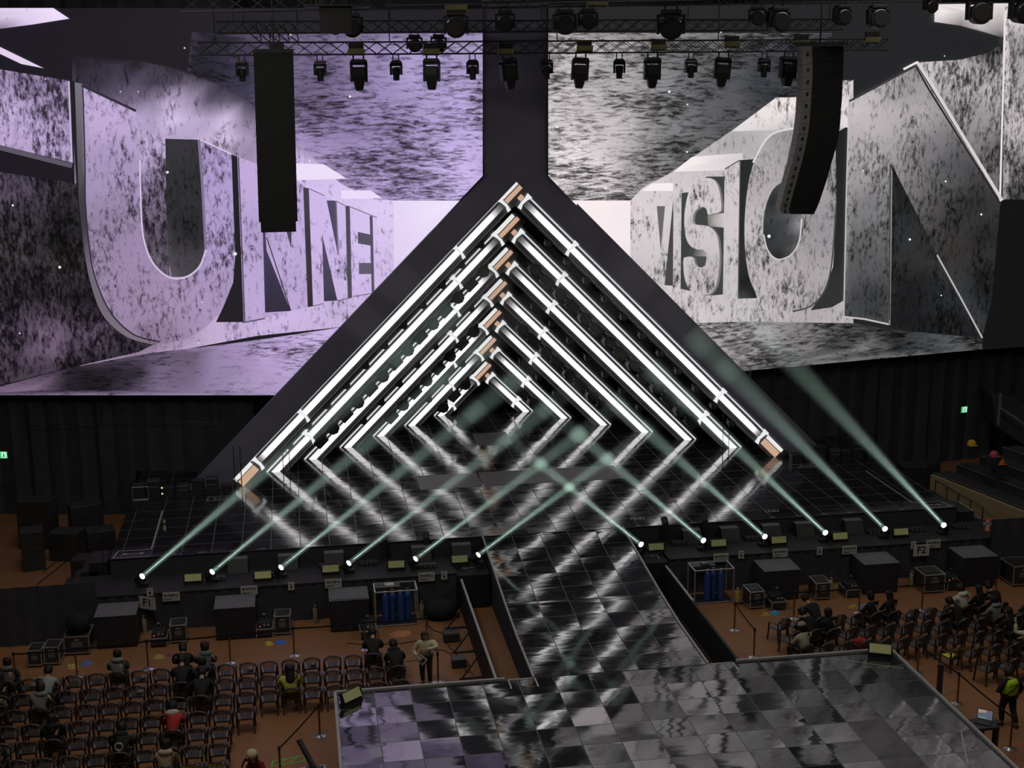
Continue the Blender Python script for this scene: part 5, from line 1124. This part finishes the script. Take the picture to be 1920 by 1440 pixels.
def figure(J, fing=True):
    """body, coat and trousers meshes for a pose J of joint positions"""
    B = Fig(); B.a('pel', J['pel'], 0.125); B.a('bel', J['bel'], 0.115, 'pel'); B.a('che', J['che'], 0.125, 'bel'); B.a('nk', J['nk'], 0.055, 'che')
    hd = Vector(J['head']); fd = Vector(J['face']).normalized(); nk = Vector(J['nk']); upv = (hd-nk).normalized()
    B.a('h0', hd-upv*0.06+fd*0.01, 0.070, 'nk'); B.a('h1', hd+upv*0.03, 0.088, 'h0'); B.a('h2', hd+upv*0.105, 0.060, 'h1')
    B.a('nose', hd+fd*0.105-upv*0.015, 0.014, 'h1')
    sd = fd.cross(upv).normalized()
    for q, nm in ((1, 'eR'), (-1, 'eL')): B.a(nm, hd+sd*(0.098*q), 0.018, 'h1')
    C = Fig(); C.a('pel', Vector(J['pel'])+Vector((0, 0, 0.0)), 0.155); C.a('bel', J['bel'], 0.160, 'pel'); C.a('che', J['che'], 0.165, 'bel'); C.a('col', Vector(J['nk'])-upv*0.015, 0.085, 'che')
    T = Fig(); T.a('pel', J['pel'], 0.135)
    for s in 'LR':
        B.a('sh'+s, J['sh'+s], 0.058, 'che'); B.a('el'+s, J['el'+s], 0.042, 'sh'+s); B.a('wr'+s, J['wr'+s], 0.028, 'el'+s)
        w_, e_ = Vector(J['wr'+s]), Vector(J['el'+s]); d = (w_-e_).normalized(); hdir = Vector(J.get('hand'+s, d)).normalized()
        B.a('pa'+s, w_+hdir*0.075, (0.036, 0.020), 'wr'+s)
        nrm = Vector((0, 0, 1)) if abs(hdir.z) < 0.85 else Vector((0, 1, 0)); sp = hdir.cross(nrm).normalized(); dn = hdir.cross(sp).normalized()
        if dn.z > 0: dn = -dn
        if fing:
            for q, ln in ((-1.5, .070), (-.5, .082), (.5, .076), (1.5, .060)):
                k = f'f{s}{q}'; b0 = w_+hdir*0.09+sp*(0.019*q); B.a(k, b0+hdir*ln*0.5+dn*0.008, 0.0095, 'pa'+s); B.a(k+'t', b0+hdir*ln*0.85+dn*0.03, 0.008, k)
            sg = 1 if s == 'L' else -1
            B.a('th'+s, w_+hdir*0.055+sp*(0.045*sg), 0.011, 'pa'+s); B.a('tt'+s, w_+hdir*0.085+sp*(0.062*sg)+dn*0.015, 0.009, 'th'+s)
        B.a('hi'+s, J['hi'+s], 0.090, 'pel'); B.a('kn'+s, J['kn'+s], 0.058, 'hi'+s); B.a('an'+s, J['an'+s], 0.038, 'kn'+s); B.a('to'+s, J['to'+s], 0.036, 'an'+s)
        C.a('sh'+s, J['sh'+s], 0.085, 'che'); C.a('el'+s, J['el'+s], 0.068, 'sh'+s); C.a('wr'+s, w_-d*0.02, 0.048, 'el'+s)
        T.a('hi'+s, J['hi'+s], 0.108, 'pel'); T.a('kn'+s, J['kn'+s], 0.080, 'hi'+s); T.a('an'+s, Vector(J['an'+s])+Vector((0, 0, 0.02)), 0.062, 'kn'+s)
    return {n: skin(F.v, F.e, F.r, n) for n, F in (('body', B), ('coat', C), ('trousers', T))}
def seatpose(lean=0.0, turn=0.0, armf=0.30, armz=0.62, down=0.15):
    P = {}; P['pel'] = (0, -0.08, 0.52); P['bel'] = (0, -0.10+lean*0.25, 0.68); P['che'] = (0, -0.09+lean*0.7, 0.88-lean*0.08); P['nk'] = (0, -0.05+lean*1.05, 1.06-lean*0.22)
    P['head'] = (0, -0.01+lean*1.35, 1.20-lean*0.30); P['face'] = (math.sin(turn), math.cos(turn), -down)
    for s, q in (('L', -1), ('R', 1)):
        P['sh'+s] = (q*0.175, -0.07+lean*0.8, 0.98-lean*0.16); P['el'+s] = (q*0.24, 0.05+lean*0.7, 0.74-lean*0.06); P['wr'+s] = (q*0.11, armf+lean*0.5, armz-lean*0.02)
        P['hi'+s] = (q*0.10, -0.02, 0.50); P['kn'+s] = (q*0.13, 0.40, 0.49); P['an'+s] = (q*0.13, 0.38, 0.09); P['to'+s] = (q*0.14, 0.53, 0.045)
    return P
def standpose(**k):
    P = {'pel': (0,0,0.90), 'bel': (0,0.0,1.04), 'che': (0,0,1.24), 'nk': (0,0.01,1.41), 'head': (0,0.03,1.535), 'face': (0,1,-0.1)}
    for s, q in (('L', -1), ('R', 1)):
        P['sh'+s] = (q*0.17,0,1.33); P['el'+s] = (q*0.24,0.0,1.06); P['wr'+s] = (q*0.23,0.10,0.84)
        P['hi'+s] = (q*0.09,0,0.86); P['kn'+s] = (q*0.10,0.02,0.48); P['an'+s] = (q*0.10,-0.02,0.09); P['to'+s] = (q*0.12,0.14,0.045)
    P.update(k); return P
POSES = {'sit': seatpose(0.05), 'lean': seatpose(0.28, 0, 0.40, 0.58, 0.5), 'turn': seatpose(0.10, R(-38), 0.28, 0.66, 0.3), 'raise': seatpose(0.04), 'slump': seatpose(0.42, R(20), 0.42, 0.56, 0.8)}
POSES['raise'].update({'elL': (-0.34, 0.10, 0.95), 'wrL': (-0.30, 0.16, 1.22), 'handL': (0.1, 0.2, 1)})
POSES['cross'] = standpose(elL=(-0.36,0.12,1.27), wrL=(-0.08,0.24,1.22), handL=(1,0.15,0.12), elR=(0.30,0.05,1.05), wrR=(0.17,0.24,0.98), handR=(-0.7,0.5,-0.4), face=(-0.55,0.85,-0.25))
POSES['walk'] = standpose(elL=(-0.30,-0.02,1.07), wrL=(-0.20,0.16,0.98), elR=(0.28,-0.06,1.06), wrR=(0.29,0.04,0.83), knL=(-0.10,0.10,0.50), anL=(-0.10,0.06,0.10), toL=(-0.11,0.21,0.045), knR=(0.10,-0.03,0.48), anR=(0.10,-0.20,0.10), toR=(0.11,-0.06,0.045), head=(0,0.10,1.52), face=(-0.2,0.9,-0.6))
MESH = {k: figure(v) for k, v in POSES.items()}
def mobj(name, me, mat, parent):
    me = me.copy(); me.materials.clear(); me.materials.append(mat); o = bpy.data.objects.new(name, me); COL.objects.link(o); o.parent = parent; return o
_mc = {}
def cm(name, rgb, rough=0.8):
    k = (name, rgb)
    if k not in _mc: _mc[k] = pm(name, rgb, rough, var=0.18, scale=9)
    return _mc[k]
def person(pose, loc, rz, lab, coat, hair=(0.012,0.010,0.010), style='short', hood=None, trousers=(0.02,0.02,0.024), hat=None, group=None, sk=None):
    J = POSES[pose]; M_ = MESH[pose]; t = thing('person', lab, 'person', loc, rz, group); sk = sk or SKIN
    mobj('body', M_['body'], sk, t); mobj('coat', M_['coat'], cm('coat_fabric', coat), t); mobj('trousers', M_['trousers'], cm('trouser_fabric', trousers), t)
    hd = Vector(J['head']); fd = Vector(J['face']).normalized(); nk = Vector(J['nk']); up = (hd-nk).normalized(); up = (up - fd*up.dot(fd)*0.0).normalized(); sd = fd.cross(up).normalized(); bk = -(fd - up*fd.dot(up)).normalized()
    Fm = Matrix((sd, -bk, up)).transposed().to_4x4(); Fm.translation = hd
    def loc_(m): m.v = [tuple(Fm @ Vector(p)) for p in m.v]; return m
    hm = cm('hair', hair, 0.55)
    if hat is None or style != 'none':
        m = MB(); n = 16; prof = []
        for zz, rr in ((0.125,0.02),(0.115,0.065),(0.085,0.098),(0.04,0.112),(-0.01,0.113),(-0.06,0.104)): prof.append((zz, rr))
        if style == 'long': prof += [(-0.13,0.105),(-0.22,0.12),(-0.32,0.115),(-0.38,0.06)]
        elif style == 'bob': prof += [(-0.10,0.108),(-0.14,0.085)]
        else: prof += [(-0.085,0.096),(-0.125,0.070)]
        vs = []; fs = []
        for zz, rr in prof:
            for k in range(n):
                a = 2*math.pi*k/n; c, s_ = math.cos(a), math.sin(a)
                r_ = rr; yy = r_*s_*1.08-0.008
                if s_ > 0.25 and zz < 0.07: yy = min(yy, 0.030 if zz < 0.06 else 0.07)     # open at the face
                vs.append((r_*c*0.97, yy, zz))
        for i in range(len(prof)-1):
            for k in range(n): fs.append((i*n+k, i*n+(k+1)%n, (i+1)*n+(k+1)%n, (i+1)*n+k))
        fs += [tuple(range(n)), tuple(range((len(prof)-1)*n, len(prof)*n))[::-1]]
        m.add(vs, fs); loc_(m).build('hair', hm, t, smooth=True)
    for q in (-1, 1): loc_(MB().ball((0.034*q, 0.083, 0.022), 0.012, 0.010, 0.008, 8, 5)).build('eye', EYE, t, smooth=True)
    loc_(MB().ball((0, 0.083, -0.055), 0.024, 0.010, 0.007, 8, 5)).build('mouth', LIP, t, smooth=True)
    if hood:
        c = nk + bk*0.055 - Vector((0, 0, 0.03)); m = MB(); m.ball((0, 0, 0), 0.165, 0.10, 0.085, 14, 8); m.v = [tuple(Vector(p)+c) for p in m.v]
        m.build('hood', cm('hood_fabric', hood), t, smooth=True)
    if hat:
        m = MB().lathe([(0.118,0.045),(0.122,0.07),(0.112,0.115),(0.075,0.15),(0.02,0.162)], n=16); loc_(m).build('hat', cm('hat_fabric', hat), t, smooth=True)
    for s in 'LR':
        a, b = Vector(J['an'+s]), Vector(J['to'+s]); m = MB().tube([a+Vector((0,-0.05,-0.045)), a+Vector((0,0.02,-0.035)), a.lerp(b,0.6)+Vector((0,0,-0.005)), b+(b-a).normalized()*0.03], [0.04,0.055,0.05,0.035], 8); m.build('shoe', SHOE, t, smooth=True)
    return t
def sit(key, pose, lab, coat, rz=0.0, **k):
    c = CHAIRS[key]; sc = k.pop('sc', (1.16, 1.10, 1.05)); t = person(pose, c.location, c.rotation_euler.z+rz, lab, coat, group='seated fans', **k); t.scale = sc; return t
BK = (0.014, 0.014, 0.016)
PEOPLE = [
 (('left',0,0),'sit','person in a grey hooded jacket at the far left of the front row',(0.10,0.10,0.10),dict(hood=(0.12,0.12,0.12))),
 (('left',0,5),'sit','person with short black hair and a grey hoodie in the left front row',(0.17,0.17,0.17),dict(hood=(0.20,0.20,0.20))),
 (('left',0,8),'lean','person in black leaning forward in the left front row',BK,dict(style='bob')),
 (('left',0,9),'turn','person in a grey-green hoodie and dark red cap in the left front row',(0.11,0.12,0.11),dict(hood=(0.13,0.14,0.13),hat=(0.05,0.018,0.015))),
 (('left',1,8),'slump','person in a black coat bent over in the second left row',BK,dict(style='short')),
 (('left',1,9),'sit','person in a dark grey coat sitting behind the dark red cap',(0.035,0.035,0.037),dict(hood=(0.04,0.04,0.042))),
 (('left',2,9),'slump','person in a black padded coat in the third left row beside the aisle chairs',BK,dict(style='short')),
 (('left',1,2),'lean','person bent low in a pale grey jacket in the second left row',(0.28,0.28,0.29),dict(style='short')),
 (('left',1,0),'sit','person with long black hair in black in the second row at far left',BK,dict(style='long')),
 (('left',2,0),'sit','person with black hair in a cream hooded jacket at the far left',(0.42,0.40,0.28),dict(hood=(0.45,0.43,0.24))),
 (('left',2,2),'turn','person in a mid grey jacket turned sideways in the third left row',(0.16,0.16,0.15),dict(style='bob',hood=(0.18,0.18,0.17))),
 (('left',2,13),'sit','person in a bright yellow-green jacket with long dark hair',(0.46,0.46,0.07),dict(style='long',trousers=(0.02,0.02,0.03),sc=(1.32,1.2,1.06))),
 (('left',0,17),'slump','person all in black lying forward near the right end of the left front row',BK,dict(style='short')),
 (('left',1,18),'slump','person in a black padded coat bent down near the standing staff',BK,dict(style='short',hood=BK)),
 (('left',4,3),'sit','person with long black hair and a black coat in the fifth left row',BK,dict(style='long',hood=BK)),
 (('left',4,8),'lean','person in a red and white jacket in the fifth left row',(0.40,0.03,0.03),dict(style='short',hood=(0.42,0.40,0.36))),
 (('left',4,0),'turn','person with curly brown hair in a grey jacket at the left edge',(0.22,0.22,0.21),dict(style='bob',hair=(0.06,0.04,0.03))),
 (('left',5,1),'sit','person in a black and white jacket in the sixth left row',(0.09,0.09,0.09),dict(style='bob',hood=(0.30,0.30,0.30))),
 (('left',5,6),'lean','person in a black jacket with a white ring emblem on the back',BK,dict(style='short',hood=BK)),
 (('left',6,8),'sit','person with black hair and a beige hood at the bottom of the left block',(0.36,0.28,0.20),dict(style='bob',hood=(0.46,0.37,0.28))),
 (('right',2,0),'sit','person in a cream jacket and beige cap at the near corner of the right block',(0.36,0.36,0.27),dict(hat=(0.30,0.27,0.18),style='short')),
 (('right',0,2),'slump','person in black leaning over in the right front row, third from the left end',BK,dict(style='short')),
 (('right',1,1),'lean','person in black in the second right row behind the leaning one',BK,dict(style='short')),
 (('right',1,2),'sit','person in a black coat third from the left in the second right row',BK,dict(style='bob')),
 (('right',0,5),'sit','person in a black jacket and black cap in the right front row',BK,dict(hat=(0.015,0.015,0.016),style='short',sc=(1.05,1.05,1.04))),
 (('right',0,6),'sit','person with long black hair beside the black cap in the right front row',BK,dict(style='long',sc=(1.02,1.05,1.05))),
 (('right',0,10),'sit','person in a bulky white hooded puffer jacket in the right front row',(0.50,0.50,0.42),dict(style='short',hood=(0.56,0.56,0.47),hair=(0.03,0.012,0.012),sc=(1.25,1.2,1.08))),
 (('right',0,11),'sit','person with long black hair and a black coat right of the white puffer',BK,dict(style='long',sc=(1.0,1.0,1.04))),
 (('right',0,12),'lean','person in black with a round beret at the right end of the front row',BK,dict(style='short',hat=(0.02,0.008,0.01))),
 (('right',1,13),'turn','person with long red hair and a pale fur collar at far right',(0.035,0.026,0.024),dict(style='long',hair=(0.16,0.035,0.022),hood=(0.36,0.33,0.27),sk=SKIN2)),
 (('right',1,11),'sit','person with dark hair in a grey puffer jacket in the second right row',(0.17,0.18,0.17),dict(style='bob',hood=(0.20,0.21,0.20))),
 (('right',2,11),'turn','person with long black hair holding a pale bag in the third right row',BK,dict(style='long')),
 (('right',1,9),'lean','person all in black bent forward in the middle of the second right row',BK,dict(style='short')),
 (('right',3,4),'raise','person in a cream hooded jacket raising a hand beside the face',(0.52,0.48,0.36),dict(style='bob',hood=(0.55,0.50,0.38),sk=SKIN2)),
 (('right',4,3),'sit','person in black at the far right beside the STAFF vest',BK,dict(style='long')),
]
for key, pose, lab, coat, k in PEOPLE: sit(key, pose, lab, coat, **k)
em_ = MB(); pts = [(0.085*math.cos(a), 0, 0.10*math.sin(a)) for a in [2*math.pi*i/14 for i in range(15)]]; em_.tube(pts, 0.018, 6)
e_ = em_.build('back_emblem', PAPER, [o for o in bpy.data.objects if o.get('label', '').endswith('emblem on the back')][0]); e_.location = (0.0, -0.155, 0.86)
o = tag(MB().box(-0.2,0.2,-0.12,0.12,0,0.30).build('red_bag', cm('red_bag', (0.30,0.02,0.02)), bevel=0.04), 'red bag on a chair behind the far edge of the front stage', 'bag'); o.location = CHAIRS['right', 2, 3].location+Vector((0, 0.0, 0.44))
# standing figures
t = person('cross', (-5.3, 2.62, FZ), R(158), 'standing person in a cream jacket and wide dark trousers with folded arms', (0.50,0.49,0.33), style='bob', trousers=(0.03,0.035,0.032), group='standing staff'); t.scale = (1.14, 1.12, 1.03)
f_ = thing('folder', 'pale clipboard folder tucked under the arm of the cream-jacket person', 'folder', (-5.3, 2.62, FZ), R(158)); MB().box(-0.15, 0.15, -0.01, 0.01, -0.13, 0.13, Matrix.Translation((0.06, 0.285, 0.93)) @ Matrix.Rotation(R(-35), 4, 'Y')).build('board', cm('board_pale', (0.40,0.42,0.36)), f_)
MB().box(-0.10, -0.02, 0.011, 0.014, -0.05, 0.08, Matrix.Translation((0.06, 0.285, 0.93)) @ Matrix.Rotation(R(-35), 4, 'Y')).build('print', INK, f_)
t = person('walk', (10.25, -2.75, FZ), R(12), 'staff member walking away in a bright yellow-green STAFF vest and black clothes', BK, style='short', hair=(0.03,0.02,0.015), trousers=(0.014,0.014,0.017), group='standing staff')
t.scale = (1.28, 1.12, 1.03)
J = POSES['walk']; VF = Fig(); VF.a('pel', (0, 0, 0.87), (0.20, 0.185)); VF.a('bel', (0, 0, 1.06), (0.21, 0.185), 'pel'); VF.a('che', (0, 0, 1.25), (0.225, 0.195), 'bel'); VF.a('top', (0, 0.01, 1.385), (0.15, 0.13), 'che')
VEST = pm('vest_yellow', (0.42, 0.66, 0.02), 0.6, var=0.1)
mobj('vest', skin(VF.v, VF.e, VF.r, 'vest', 2), VEST, t)
text_mesh('lettering', 'STAFF', 0.115, INK, t, Matrix.Translation((0, -0.20, 1.25)) @ UPR)
MB().ribbon([(0.17, -0.02, 1.40), (0.10, -0.195, 1.30), (-0.05, -0.205, 1.14), (-0.19, -0.13, 1.00)], 0.004, 0.016, (0, 1, 0)).build('bag_strap', INK, t)
t = person('sit', (-10.15, -3.35, FZ), R(160), 'person in a pale knitted beanie and dark red coat at the bottom edge', (0.14,0.012,0.015), style='bob', hair=(0.04,0.025,0.02), hat=(0.50,0.42,0.28), sk=SKIN2)
t.scale = (1.15,)*3
cst = dup(chair0, (-10.15, -3.40, FZ), R(160), 'dark brown plastic armchair turned around under the person in the pale beanie', 'plastic chairs in the left block')
# coats left on chairs
for key, rgb, lab in ((('left',0,1),(0.30,0.30,0.32),'clear plastic bag on the seat second from the left end of the front row'),(('left',0,6),(0.30,0.30,0.32),'clear plastic bag on a left front row seat beside the grey hoodie'),(('left',0,11),(0.34,0.34,0.36),'pale bag on the left front row seat right of the dark red cap'),(('left',0,14),(0.32,0.32,0.34),'pale bag on the left front row seat above the yellow jacket'),(('right',0,7),(0.30,0.33,0.38),'pale packet on the right front row seat next to the long black hair'),(('right',0,8),(0.24,0.34,0.46),'blue packet on a right front row seat'),(('left',1,6),(0.28,0.28,0.30),'clear plastic bag on a second row seat of the left block')):
    b = MB(); b.ball((0, 0, 0.05), 0.11, 0.10, 0.055, 10, 6); o = tag(b.build('plastic_bag', cm('bag_pale', rgb, 0.4), smooth=True), lab, 'bag', 'bags left on seats'); o.location = CHAIRS[key].location+Vector((0.05, 0.03, 0.43))
bpy.context.view_layer.update()
